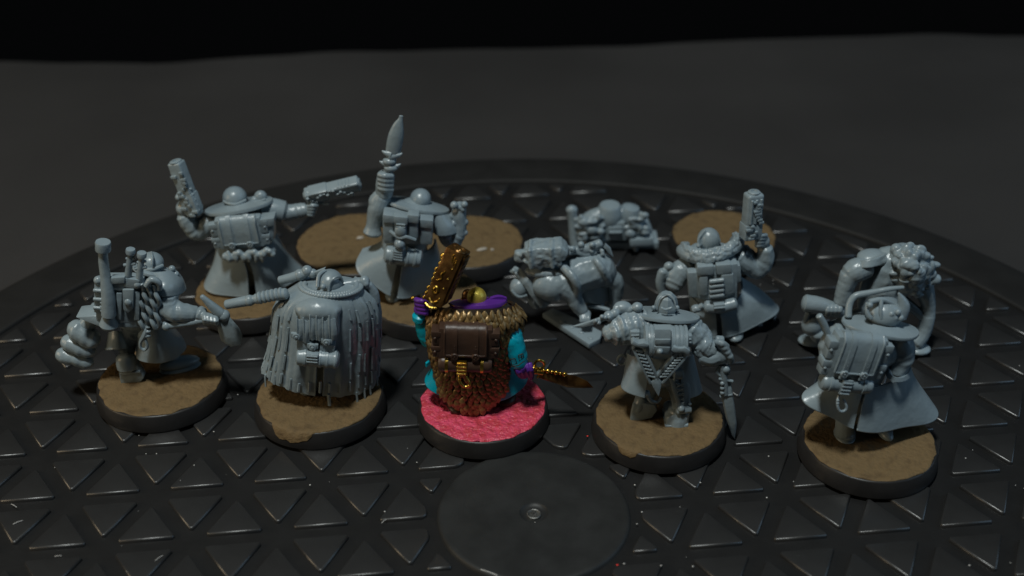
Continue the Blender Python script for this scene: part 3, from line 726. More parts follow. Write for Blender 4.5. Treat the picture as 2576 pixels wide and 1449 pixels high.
    F.T(MB(), [(163, 565, -.9, 47), (165, 540, -.9, 49)], n=18).build('cuff', TEAL, e)
    b = MB(); F.T(b, [(140, 578, -2.05, 5), (160, 592, -2.15, 5), (180, 585, -2.1, 5), (185, 565, -2, 5)], sub=3, n=6); b.build('cuff_badge', UNDER, e)
    b = MB(); F.E(b, 165, 500, -.8, (40, 38, 40))
    for k in range(4): F.T(b, [(138 + 4 * k, 440 + 24 * k, -.2, 17), (150 + 4 * k, 445 + 24 * k, -1.9, 18), (186 + 3 * k, 452 + 24 * k, -2.4, 16), (205, 458 + 24 * k, -1.8, 14)], sub=3, n=10)
    F.T(b, [(165, 500, -.8, 22), (190, 440, -1, 20), (200, 415, -1.2, 14)], sub=3); b.build('glove', PURP, e, remesh=.13)
    F.E(MB(), 122, 432, -.4, 16).build('knuckle_stud', GOLD, e)
    b = MB(); puff(b, F, [(725, 600, 0, 62), (742, 690, -1.6, 62), (768, 780, -2.2, 60), (780, 845, -2.4, 54)], fold=.04, nf=5); sl = b.build('sleeve', TEAL, e, remesh=.15, rough=.05)
    b = MB(); puff(b, F, [(758, 672, -1.6, 56), (740, 692, -1.7, 63), (742, 706, -1.7, 62)], fold=0); b.build('cuff', TEAL, e)
    b = MB()
    def line(pts, r=.10): b.tube([F(*p) for p in pts], r, n=6)
    line([(722, 812, -4.95), (752, 806, -5.10), (764, 836, -5.10), (734, 846, -4.95), (722, 812, -4.95)]); line([(774, 786, -5.15), (800, 776, -4.85), (808, 800, -4.75), (780, 822, -5.05), (774, 786, -5.15)]); line([(782, 800, -5.15), (802, 794, -4.85)]); line([(790, 782, -5.05), (796, 812, -4.95)]); line([(728, 856, -4.95), (775, 848, -5.15), (812, 820, -4.75)])
    b.build('cuff_badge', UNDER, e)
    b = MB(); F.T(b, [(785, 845, -1.4, 50), (800, 880, -1.6, 50), (815, 905, -1.6, 40)], sub=3)
    for k in range(4): F.T(b, [(765 + 26 * k, 855 - 6 * k, -3.0, 17), (772 + 27 * k, 890 - 5 * k, -3.6, 16), (782 + 26 * k, 915 - 2 * k, -2.8, 14)], sub=3, n=10)
    F.T(b, [(830, 880, -2, 22), (848, 905, -2.4, 20), (858, 930, -2.2, 12)], sub=3); b.build('glove', PURP, e, remesh=.13)
    b = MB(); F.T(b, [(840, 890, -1.6, 14), (885, 885, -1.4, 18), (925, 892, -1.2, 18)], n=12)
    ring = [F(905 + 30 * math.cos(a), 843 + 26 * math.sin(a), -1.2) for a in [i * math.pi / 8 for i in range(17)]]; b.tube(ring, .26, n=8)
    for k in range(6): F.E(b, 930 + 26 * k, 878 + 5 * k, -1.3, 12 + 4 * (k % 2))
    F.T(b, [(890, 925, -1.4, 7), (925, 860, -1.2, 7)], n=8); F.E(b, 868, 868, -1.6, 22); kn = b.build('knife', GOLD, e)
    blade(F, [(905, 885, -1.2), (1030, 895, -.9), (1130, 915, -.6), (1200, 945, -.4), (1238, 985, -.3), (1180, 988, -.4), (1080, 985, -.7), (960, 945, -1.1), (900, 925, -1.2)], .35, BRON, parent=kn)
    # coat tails
    skirt(F, [((250, 740, 2), (470, 850, -3), (720, 760, 2)), ((245, 850, 1.0), (480, 960, -3.4), (755, 880, 1.5)), ((208, 915, .6), (480, 1075, -3.3), (818, 952, 1.5))], [(-110, -28), (26, 110)], folds=(0, .03), nf=4, name='coat_skirt', m=TEAL)
    b = MB(); g = [[F(200 + 55 * u, 835 - 48 * u + 22 * v - 8 * u * v, -.8 + u) for u in (0, .5, 1)] for v in (0, .5, 1)]; b.shell(g, .5).build('coat_flap', TEAL, e)
    # pistol held up
    p0, p1 = F(255, 468, -2.8), F(405, 125, -1.8); M = basis(Vector((1, .0, 0)) * 1.0, p1 - p0)
    zx = (p1 - p0).normalized(); xx = Vector((.93, .05, 0)); xx = (xx - zx * xx.dot(zx)).normalized(); yy = zx.cross(xx); M = Matrix((xx, yy, zx)).transposed() @ rotm(z=-28)
    L = (p1 - p0).length / 2; C = (p0 + p1) / 2
    def pl(x, y, z): return C + M @ Vector((x, y, z))
    b = MB(); b.box(pl(0, 0, .3), (1.75, 1.75, L - .3), M, .4); pg = b.build('pistol', BRON, e)
    b = MB(); b.box(pl(1.85, 0, L * .12), (.28, 1.2, L * .78), M, .15)
    for k in range(7): b.box(pl(2.02, -.1, -L * .5 + k * L * .2), (.22, .8, L * .05), M, .08)
    b.build('magazine_rail', BRON, pg)
    b = MB(); b.lathe(pl(.45, -.35, L), zx, [(1.15, -.2), (1.25, .1), (1.1, .3), (.85, .3), (.75, .1), (.4, .1), (.3, .22), (.02, .25)], 22); b.lathe(pl(-.85, .6, L), zx, [(.6, -.2), (.65, .1), (.5, .22), (.3, .22), (.25, .05), (.02, .05)], 16); b.box(pl(1.5, -.7, L * .88), (.4, .4, .45), M, .1); b.build('muzzle', BRON, pg)
    b = MB()
    for k in range(3): b.box(pl(.2 + .45 * k, -1.8, L * .78 - .35 * k), (.1, .14, .7), M @ rotm(y=-8), .04)
    rd = random.Random(4)
    for k in range(9):
        z = -L * .85 + k * L * .17
        b.ell(pl(-1.8 + rd.uniform(-.1, .15), -1.2 + rd.uniform(-.4, .4), z), (.34, .34, .5), M, 10, 8)
    pts = [pl(-.4 + .62 * math.cos(a) * (1 - a * .045), -1.85, -L * .42 + .75 * math.sin(a) * (1 - a * .045)) for a in [i * .5 for i in range(20)]]; b.tube(pts, .16, n=8)
    b.tube([pl(-.9, -1.8, -L * .1), pl(-.2, -1.9, L * .02), pl(-.5, -1.9, L * .15), pl(-.1, -1.85, L * .28)], .15, n=8, sub=5); b.tube([pl(-.9, -1.7, -L * .75), pl(0, -1.9, -L * .83), pl(.8, -1.8, -L * .7)], .2, n=8, sub=5); b.tube([pl(-1.2, -1.5, -L), pl(0, -1.8, -L * 1.02), pl(1.1, -1.6, -L * .94)], .22, n=8, sub=4)
    for k in range(4): b.ell(pl(.9, -1.78, -L * .6 + k * L * .35), .17, None, 8, 6)
    b.build('filigree', GOLD, pg)
    F.E(MB(), 308, 185, -1.6, (20, 20, 40)).build('front_sight', GOLD, pg)
    # knapsack
    P = knapsack(F, (268, 622, -6.4), (620, 632, -6.4), (272, 815, -6.4), dep=3.6, m=LEATH, clipm=GOLD, bed=True, bedm=LEATH, hookm=GOLD, roll=.25)
painted()

# ------------------------------------------------------------------ running soldier with the folded bipod
def runner():
    F = Fig('soldier_figurine', 'grey model soldier running with a folded bipod on its back and a long bayonet', 'figurine', (1405.6, 702.8, .3351), base=(755, 1025), group=GRP)
    F.base(seed=4, spill=[(236, 10, .55)])
    e = F.e; b = MB()
    F.T(b, [(780, 700, 1, 170), (770, 560, 1, 190), (790, 430, 1.5, 200), (800, 320, 2, 130), (805, 230, 2.5, 60)], sub=3); F.E(b, 780, 400, 1.5, (250, 150, 110))
    F.T(b, [(700, 700, 1, 110), (650, 860, 1.5, 80), (620, 940, 0, 60)], sub=3)
    F.T(b, [(860, 700, .5, 110), (905, 830, -.5, 85), (920, 960, -1.0, 70)], sub=4, fold=.05, nf=6)
    b.build('body', GREY, e, remesh=.24, rough=.12)
    b = MB(); F.T(b, [(585, 985, -1, 34), (610, 935, -.5, 52), (625, 905, 0, 55)], sub=3); F.T(b, [(560, 950, -1, 10), (560, 1010, -1.4, 12)], n=8)
    F.S(b, [(560, 950, -1.6), (640, 932, -1.6), (725, 945, -1.6), (740, 990, -1.6), (700, 1045, -1.6), (600, 1068, -1.6), (535, 1070, -1.6), (545, 1010, -1.6)], 1.5, .35); b.build('boot', GREY, e)
    b = MB(); F.T(b, [(905, 985, -1.2, 82), (890, 1040, -1.5, 90), (885, 1080, -1.6, 92)], sub=2, n=16); F.S(b, [(800, 1052, -3.2), (835, 1030, -3.2), (940, 1026, -3.2), (972, 1048, -3.2), (970, 1095, -3.2), (900, 1110, -3.2), (805, 1102, -3.2)], 5.2, 1.1); b.build('boot', GREY, e, remesh=.15, smooth=8)
    b = MB(); F.S(b, [(792, 1102, -3.5), (978, 1094, -3.5), (972, 1118, -3.5), (900, 1138, -3.5), (805, 1130, -3.5)], 5.6, .45); b.build('boot_sole', GREY, e)
    # puttee leg with laces
    b = MB(); F.S(b, [(828, 745, -3.4), (868, 750, -3.4), (925, 965, -3.4), (895, 975, -3.4)], 1.0, .25); F.T(b, [(870, 712, -2.8, 38), (925, 712, -2.8, 38)], n=14); F.E(b, 872, 752, -3.4, 14)
    for k in range(5): F.T(b, [(880, 780 + 38 * k, -3.2, 8), (940, 800 + 34 * k, -3.0, 8)], n=8); F.T(b, [(940, 780 + 36 * k, -3.0, 8), (885, 806 + 36 * k, -3.2, 8)], n=8)
    F.E(b, 918, 968, -3.2, 30); F.E(b, 985, 935, -2.4, 14); F.T(b, [(890, 985, -3, 30), (985, 975, -2.4, 30)], n=12); b.build('gaiter', GREY, e)
    skirt(F, [((520, 540, 2), (740, 600, -3), (1000, 560, 2.5)), ((500, 680, 1.5), (740, 740, -3.6), (1030, 700, 2.5)), ((480, 760, 1), (720, 900, -4), (1058, 840, 3))], [(-105, -16), (38, 110)], folds=(0, .03), nf=5)
    b = MB(); F.T(b, [(530, 830, -2, 10), (600, 850, -3, 14), (660, 860, -3.4, 18), (690, 910, -3.4, 16), (740, 920, -3.2, 12), (765, 890, -3, 10)], sub=4, n=8); F.E(b, 662, 855, -3.4, 26); b.build('strap', GREY, e)
    b = MB(); ring = [F(478 + 34 * math.cos(a), 605 + 34 * math.sin(a), .5) for a in [i * math.pi / 8 for i in range(17)]]; b.tube(ring, .3, n=8); b.build('buckle_ring', GREY, e)
    # collar, helmet
    dish(F(795, 255, 1.8), (.10, .30, 1), 6.3, 4.2, cup=.45, th=.55, inner=.35).build('collar', GREY, e)
    b = MB(); b.lathe(F(805, 222, 2), (0, .1, 1), [(1.9, -.4), (2.1, .2), (2.15, .7), (2.0, 1.6), (1.7, 2.5), (1.05, 3.15), (.1, 3.2)], 8); h = b.build('helmet', GREY, e, sharp=20)
    b = MB(); F.T(b, [(738, 222, -.1, 6), (742, 165, .2, 6), (772, 124, .8, 6), (806, 114, 1.1, 6), (841, 124, .8, 6), (871, 165, .2, 6), (876, 222, -.1, 6)], sub=4, n=8); F.E(b, 712, 212, 1, 18); F.E(b, 888, 212, 1, 18); F.T(b, [(770, 212, -.6, 9), (800, 228, -.8, 12), (850, 212, -.6, 9)], sub=3); b.build('headband', GREY, h)
    # arms
    b = MB(); puff(b, F, [(640, 330, 1, 120), (560, 350, .2, 128), (470, 370, -.4, 125), (390, 385, -.8, 95), (350, 380, -.8, 60)], fold=.12, nf=6); b.build('sleeve', GREY, e, remesh=.16, rough=.22, rs=.8)
    b = MB(); F.E(b, 480, 205, 1, (66, 50, 40)); F.E(b, 432, 215, .6, 26); F.E(b, 590, 208, .5, (42, 40, 36)); F.T(b, [(420, 235, .5, 24), (540, 225, .5, 30)], n=12); F.E(b, 375, 275, -.5, 40); F.E(b, 420, 255, -.2, 36); b.build('shoulder_gear', GREY, e, remesh=.14)
    b = MB(); F.T(b, [(400, 268, -.8, 22), (330, 295, -.8, 20), (268, 322, -.8, 24)], n=12)
    for x, y in ((350, 285), (300, 325), (380, 285), (280, 310), (325, 280)): F.E(b, x, y, -1.3, 17)
    kn = b.build('dagger', GREY, e); blade(F, [(280, 295, -.8), (200, 320, -.6), (100, 352, -.4), (180, 360, -.6), (285, 335, -.8)], .35, parent=kn)
    b = MB(); puff(b, F, [(960, 350, 1, 100), (1040, 420, .2, 98), (1085, 500, -.5, 84), (1060, 560, -1, 70)], fold=.11, nf=5); puff(b, F, [(1070, 480, -.8, 80), (1130, 510, -1, 82), (1170, 490, -1, 60)], fold=.09, nf=4); b.build('sleeve', GREY, e, remesh=.16, rough=.22, rs=.8)
    b = MB(); F.T(b, [(1080, 570, -1.2, 66), (1140, 590, -1.6, 66), (1200, 570, -1.6, 66)], sub=3); F.E(b, 1215, 560, -1.4, (80, 70, 85))
    for k in range(4): F.T(b, [(1185 + 22 * k, 470 + 28 * k, -2.2, 26), (1225 + 20 * k, 480 + 32 * k, -2.8, 27), (1262 + 10 * k, 505 + 38 * k, -2.2, 25)], sub=3, n=10)
    F.T(b, [(1185, 450, -.8, 30), (1230, 455, -.8, 32)], n=12); b.build('hand', GREY, e, remesh=.14)
    b = MB(); ring = [F(1232 + 44 * math.cos(a), 690 + 34 * math.sin(a), -2.2) for a in [i * math.pi / 9 for i in range(19)]]; b.tube(ring, .32, n=8); F.E(b, 1255, 672, -2.2, 34)
    F.T(b, [(1225, 640, -2, 28), (1240, 730, -2.2, 26), (1252, 860, -2.2, 24)], n=12); F.T(b, [(1205, 745, -2.4, 13), (1305, 765, -2.2, 13)], n=8)
    for y in (780, 815, 850): F.E(b, 1228, y, -2.6, 18)
    F.T(b, [(1212, 878, -2.4, 14), (1300, 862, -2.2, 14)], n=8); kn = b.build('bayonet', GREY, e)
    blade(F, [(1222, 890, -2.2), (1262, 770, -2.0), (1292, 770, -2.0), (1322, 960, -2.0), (1336, 1080, -2.0), (1322, 1198, -2.0), (1300, 1170, -2.0), (1255, 1040, -2.1)], .5, parent=kn)
    # roll on the back with clasp
    a, c = F(628, 460, -3.2), F(958, 470, -3.2); ax = c - a; L = ax.length; b = MB(); rb = 2.9
    b.lathe(a, ax, [(.1, 0), (rb * .7, .05), (rb * .97, .5), (rb, 1), (rb, L - 1), (rb * .97, L - .5), (rb * .7, L - .05), (.1, L)], 32); br = b.build('roll', GREY, e)
    for t in (.06, .17, .26, .62, .74, .84, .95): MB().lathe(a + ax * t, ax, [(rb, -.3), (rb * 1.05, -.24), (rb * 1.05, .24), (rb, .3)], 32).build('band', GREY, br)
    b = MB(); g = [[F(780 + u, y, d) for u in (-60, -30, 0, 30, 60)] for y, d in ((345, -4.6), (380, -6.0), (440, -6.45), (500, -6.45), (560, -5.9), (590, -5.0))]; b.shell(g, .4)
    F.S(b, [(722, 452, -6.9), (840, 452, -6.9), (836, 490, -6.9), (726, 490, -6.9)], .6, .15); F.S(b, [(715, 505, -6.9), (840, 510, -6.9), (822, 572, -6.7), (735, 570, -6.7)], .7, .25); F.E(b, 760, 540, -7, 22); b.build('clasp', GREY, br)
    for x, y in ((575, 440), (968, 470)):
        b = MB(); F.S(b, [(x - 38, y - 45, -3.6), (x + 36, y - 45, -3.6), (x + 34, y + 30, -3.6), (x - 38, y + 26, -3.6)], 1.2, .25); F.T(b, [(x - 30, y + 5, -3.9, 10), (x + 26, y + 2, -3.9, 10)], n=8); F.T(b, [(x - 30, y - 18, -3.9, 8), (x + 26, y - 20, -3.9, 8)], n=8); b.build('strap_buckle', GREY, e)
    # folded bipod: two ladder legs meeting in a pointed shoe
    b = MB()
    for s_, (x0, y0, x1, y1) in ((1, (590, 510, 735, 765)), (-1, (935, 555, 745, 765))):
        pass
    F.S(b, [(690, 770, -6.1), (735, 735, -6.1), (775, 765, -6.1), (768, 820, -6.1), (752, 888, -6.1), (700, 800, -6.1)], 1.1, .25); bp = b.build('bipod', GREY, e)
    for (x0, y0), (x1, y1), hd in (((592, 505), (720, 775), ((540, 490), (560, 462), (600, 485), (640, 478), (680, 490), (672, 515), (620, 522), (575, 505))), ((930, 560), (752, 765), ((845, 540), (862, 508), (905, 520), (950, 515), (990, 540), (972, 575), (930, 552), (875, 560)))):
        u = Vector((x1 - x0, y1 - y0, 0)); ln = u.length; u /= ln; w_ = Vector((-u.y, u.x, 0)) * 42
        for k in (-1, 1):
            b = MB(); F.S(b, [(x0 + w_.x * k * 1.15, y0 + w_.y * k * 1.15, -6.1), (x0 + w_.x * k * .58, y0 + w_.y * k * .58, -6.1), (x1 + w_.x * k * .48, y1 + w_.y * k * .48, -6.1), (x1 + w_.x * k * 1.0, y1 + w_.y * k * 1.0, -6.1)], 1.0, .15); b.build('leg_rail', GREY, bp)
        for j in range(8):
            t = .12 + .1 * j; cx_, cy_ = x0 + u.x * ln * t, y0 + u.y * ln * t
            F.T(MB(), [(cx_ - 24, cy_ - 4, -6.0, 9), (cx_ + 24, cy_ + 8, -6.0, 9)] if x1 > x0 else [(cx_ - 24, cy_ + 4, -6.0, 9), (cx_ + 24, cy_ - 2, -6.0, 9)], n=8).build('rung', GREY, bp)
        b = MB(); F.S(b, [(x, y, -6.6) for x, y in hd], 1.6, .3); b.build('leg_head', GREY, bp)
        b = MB(); F.S(b, [(x0 + w_.x * .6, y0 + w_.y * .6, -5.3), (x0 - w_.x * .6, y0 - w_.y * .6, -5.3), (x1 - w_.x * .6, y1 - w_.y * .6, -5.3), (x1 + w_.x * .6, y1 + w_.y * .6, -5.3)], .5, .05); b.build('leg_web', GREY, bp)
runner()

# ------------------------------------------------------------------ great-coated soldier with the horned helmet
def greatcoat():
    F = Fig('soldier_figurine', 'grey model soldier in a flared greatcoat and knapsack, a horn on its helmet', 'figurine', (1967.8, 587.8, .45856), base=(477, 1125), group=GRP)
    F.base(seed=5)
    e = F.e; b = MB()
    F.T(b, [(340, 1100, 0, 55), (350, 1000, .3, 58), (400, 860, .8, 110), (450, 700, 1, 130), (490, 600, 1.5, 130), (540, 520, 2, 80), (560, 450, 2.5, 50)], sub=3)
    F.T(b, [(575, 1100, 1.5, 34), (560, 1030, 1.5, 50), (520, 900, 1.5, 90)], sub=3); F.E(b, 490, 620, 1.8, (190, 130, 110)); b.build('body', GREY, e, remesh=.26)
    b = MB(); q = F.g(345, 1115, 3.8); b.ell(q + Vector((0, .5, .9)), (1.8, 2.6, 1.4)); b.ell(q + Vector((0, .6, .1)), (1.95, 2.8, .5)); b.build('boot', GREY, e)
    b = MB(); q = F.g(575, 1120, 4.0); b.ell(q + Vector((-.4, .9, .7)), (1.3, 2.6, 1.0), rotm(z=12)); b.build('boot', GREY, e)
    skirt(F, [((270, 740, 2), (460, 840, -3.2), (690, 735, 2.5)), ((230, 790, 1.5), (430, 930, -4), (735, 840, 3)), ((150, 835, 1), (405, 1062, -4.8), (832, 985, 3.5))], [(-108, -2.0), (2.0, 112)], folds=(0, .075), nf=5, ph=.8, th=.5)
    b = MB(); puff(b, F, [(620, 570, 1, 60), (655, 620, .5, 72), (650, 700, 0, 62), (620, 770, -.8, 45)], fold=.06, nf=5); b.build('sleeve', GREY, e, remesh=.17, rough=.1)
    b = MB(); g = arcs([(F(590, 735, -1), F(640, 790, -2.8), (F(700, 730, 1))), (F(575, 770, -1.2), F(640, 812, -3), F(705, 765, 1))], 14); b.shell(g, .5).build('cuff', GREY, e)
    b = MB(); puff(b, F, [(330, 540, 1, 60), (270, 590, .5, 58), (250, 650, 0, 50), (262, 700, -.8, 45)], fold=.06, nf=5); b.build('sleeve', GREY, e, remesh=.17, rough=.1)
    b = MB(); F.T(b, [(248, 545, -.5, 20), (225, 490, -.5, 20), (202, 450, -.5, 18)], n=12); b.build('rod', GREY, e)
    dish(F(540, 503, .7), (.16, .16, 1), 6.7, 4.5, cup=.5, th=.55, inner=.35, wav=.12).build('collar', GREY, e)
    b = MB(); F.E(b, 560, 428, 2.4, (104, 100, 82)); h = b.build('helmet', GREY, e)
    b = MB(); F.T(b, [(470, 380, .6, 12), (465, 430, -.2, 12), (490, 465, -.6, 10)], sub=3, n=8); F.T(b, [(545, 365, 1, 10), (540, 420, .0, 11), (545, 465, -.3, 10)], sub=3, n=8); F.T(b, [(480, 375, 1, 16), (545, 362, 1.4, 16), (610, 385, 1.6, 16)], sub=4, n=10)
    for x, y in ((598, 440), (618, 462), (590, 468), (635, 430), (650, 462), (480, 392)): F.E(b, x, y, -.1, 17)
    b.build('helmet_cover', GREY, h)
    b = MB(); F.T(b, [(640, 450, 1.5, 44), (662, 400, 1.6, 38), (655, 360, 1.6, 22), (638, 325, 1.6, 5)], sub=4, n=14); b.build('horn', GREY, h)
    b = MB(); F.T(b, [(362, 455, 1.5, 19), (368, 390, 2.5, 19), (400, 342, 3.0, 18), (470, 326, 3.2, 17), (520, 316, 3.3, 15), (590, 303, 3.4, 14), (665, 295, 3.6, 10)], sub=5, n=14); b.build('breathing_hose', GREY, e)
    knapsack(F, (258, 572, -6.6), (548, 598, -5.4), (280, 790, -6.6), dep=3.0, side=(1, 1))
greatcoat()

# ------------------------------------------------------------------ soldier with two pistols
def two_pistols():
    F = Fig('soldier_figurine', 'grey model soldier in a slit greatcoat, arms spread with a pistol in each hand', 'figurine', (383.3, 357.8, .32628), base=(765, 1130), group=GRP)
    F.base(seed=6)
    e = F.e; b = MB()
    F.T(b, [(700, 1120, 0, 70), (690, 1000, .5, 90), (670, 820, 1, 170), (660, 640, 1.5, 200), (650, 540, 2, 140), (640, 430, 2.5, 70)], sub=3); F.T(b, [(850, 1110, 1, 70), (800, 980, 1, 100), (720, 850, 1, 150)], sub=3); F.E(b, 660, 600, 2, (270, 150, 110)); b.build('body', GREY, e, remesh=.28)
    for x, y in ((700, 1130), (860, 1115)): MB().ell(F.g(x, y, 4.3), (1.8, 2.7, 1.1)).build('boot', GREY, e)
    skirt(F, [((500, 800, 2), (720, 900, -3.2), (940, 700, 2.5)), ((470, 930, 1.5), (755, 1020, -4), (1030, 850, 3)), ((405, 1065, 1), (770, 1185, -4.6), (1150, 985, 3.5))], [(-112, -4), (5, 112)], folds=(0, .045), nf=5, ph=.6, lip=.3)
    P = knapsack(F, (480, 612, -5.6), (855, 582, -5.2), (492, 838, -5.6), dep=2.3, hook=False, bed=False)
    b = MB(); rd = random.Random(2)                          # knotted kit hanging under the pack
    for k in range(16): F.E(b, 570 + 24 * k, 880 + 20 * math.sin(k * 1.3) - k * 2, -6.0 + rd.uniform(-.3, .3), rd.uniform(22, 34))
    for k in range(6): F.T(b, [(580 + 50 * k, 840, -5.8, 14), (600 + 50 * k, 890, -6.4, 16), (600 + 50 * k, 920, -6, 14)], sub=3, n=8)
    b.build('kit_roll', GREY, e, remesh=.2)
    b = MB(); F.S(b, [(830, 610, -4.8), (935, 595, -4.4), (940, 760, -4.4), (850, 780, -4.8)], 3, .5); F.S(b, [(820, 600, -5.2), (940, 585, -4.8), (940, 650, -4.8), (825, 665, -5.2)], 3.2, .4); b.build('side_bag', GREY, e)
    b = MB(); F.E(b, 905, 835, -3.5, (50, 45, 50)); F.E(b, 880, 815, -3.8, 30); b.build('flask', GREY, e)
    dish(F(665, 480, .8), (-.17, .20, 1), 7.2, 4.8, cup=.5, th=.7, inner=.35).build('collar', GREY, e)
    b = MB(); F.E(b, 635, 425, 1.8, (92, 92, 84)); F.T(b, [(548, 455, .2, 11), (635, 480, -.9, 12), (722, 445, .2, 11)], sub=5, n=8); b.build('helmet', GREY, e)
    b = MB(); F.E(b, 835, 420, 2.2, (50, 44, 50)); F.E(b, 790, 445, 1.6, 32); F.T(b, [(720, 500, -1.2, 10), (870, 440, .5, 10)], n=8); b.build('shoulder_gear', GREY, e)
    # left arm bent up
    b = MB(); puff(b, F, [(480, 600, 1.5, 90), (400, 650, .5, 80), (345, 690, 0, 74), (290, 630, -.2, 70), (245, 560, -.2, 66)], fold=.05, nf=7); F.T(b, [(360, 700, .2, 60), (350, 745, .2, 20)]); b.build('sleeve', GREY, e, remesh=.17, rough=.14)
    b = MB(); F.E(b, 245, 510, -.2, (62, 60, 66))
    for k in range(4): F.T(b, [(225 + 8 * k, 460 + 28 * k, -.8, 24), (270 + 8 * k, 455 + 28 * k, -1.6, 25), (320 + 6 * k, 470 + 28 * k, -1.2, 22)], sub=3, n=8)
    b.build('hand', GREY, e, remesh=.15)
    def pistol(a, c, ww, hh, seed, tilt=0):
        p0, p1 = F(*a), F(*c); zx = (p1 - p0).normalized(); xx = Vector((0, 1, 0)).cross(zx).normalized(); yy = zx.cross(xx); M = Matrix((xx, yy, zx)).transposed() @ rotm(z=tilt); L = (p1 - p0).length / 2; C = (p0 + p1) / 2
        def pl(x, y, z): return C + M @ Vector((x, y, z))
        b = MB(); b.box(pl(0, 0, 0), (ww, hh, L), M, .45, 3); b.box(pl(0, 0, -L * .5), (ww * 1.12, hh * 1.05, L * .35), M, .35); pg = b.build('pistol', GREY, e)
        b = MB(); rd = random.Random(seed)
        for k in range(14): b.box(pl(ww * rd.uniform(-.9, .95), -hh * rd.uniform(1.0, 1.15), -L * .9 + k * L * .12), (ww * rd.uniform(.2, .5), .3, L * .05), M, .08)
        for k in range(5): b.ell(pl(ww * .95, -hh * .3, -L * .8 + k * L * .2), .38, None, 8, 6)
        for k in range(4): b.box(pl(-ww, -hh * .1, L * .25 + k * L * .13), (.12, hh * .7, L * .035), M, .05)
        b.build('fittings', GREY, pg)
        MB().lathe(pl(0, 0, L), zx, [(ww * .8, -.2), (ww * .85, .15), (ww * .7, .3), (ww * .4, .3), (ww * .35, .05), (.02, .05)], 18).build('muzzle', GREY, pg)
        return pl, L
    pistol((335, 560, -1.4), (180, 150, -.6), 1.5, 1.2, 5, -20)
    b = MB(); F.T(b, [(215, 430, -1, 26), (205, 400, -1, 22)]); F.E(b, 205, 425, -1.4, 28); b.build('pistol_hammer', GREY, e)
    # right arm stretched out
    b = MB(); F.T(b, [(860, 520, 1.5, 96), (940, 520, 1.5, 88), (1012, 535, 1.6, 84)], sub=4, n=18); b.build('shoulder_cape', GREY, e)
    b = MB(); puff(b, F, [(980, 540, 1.6, 70), (1060, 540, 1.8, 62), (1150, 525, 2, 58), (1195, 515, 2, 50)], fold=.035, nf=6); b.build('sleeve', GREY, e, remesh=.17, rough=.1)
    b = MB(); F.E(b, 1215, 510, 2, (52, 45, 44))
    for k in range(4): F.T(b, [(1200, 490 + 22 * k, .9, 18), (1245 - 6 * k, 488 + 24 * k, .8, 18), (1272 - 10 * k, 492 + 24 * k, 1.4, 15)], sub=3, n=8)
    b.build('hand', GREY, e, remesh=.15)
    pistol((1180, 415, 2), (1595, 315, 3), 1.35, 1.3, 8, 25)
    b = MB(); F.T(b, [(1235, 500, 2, 28), (1225, 440, 2, 34)]); F.T(b, [(1290, 470, 2, 14), (1355, 475, 2, 14)], n=8); F.E(b, 1205, 405, 2, 46); b.build('pistol_grip', GREY, e)
two_pistols()

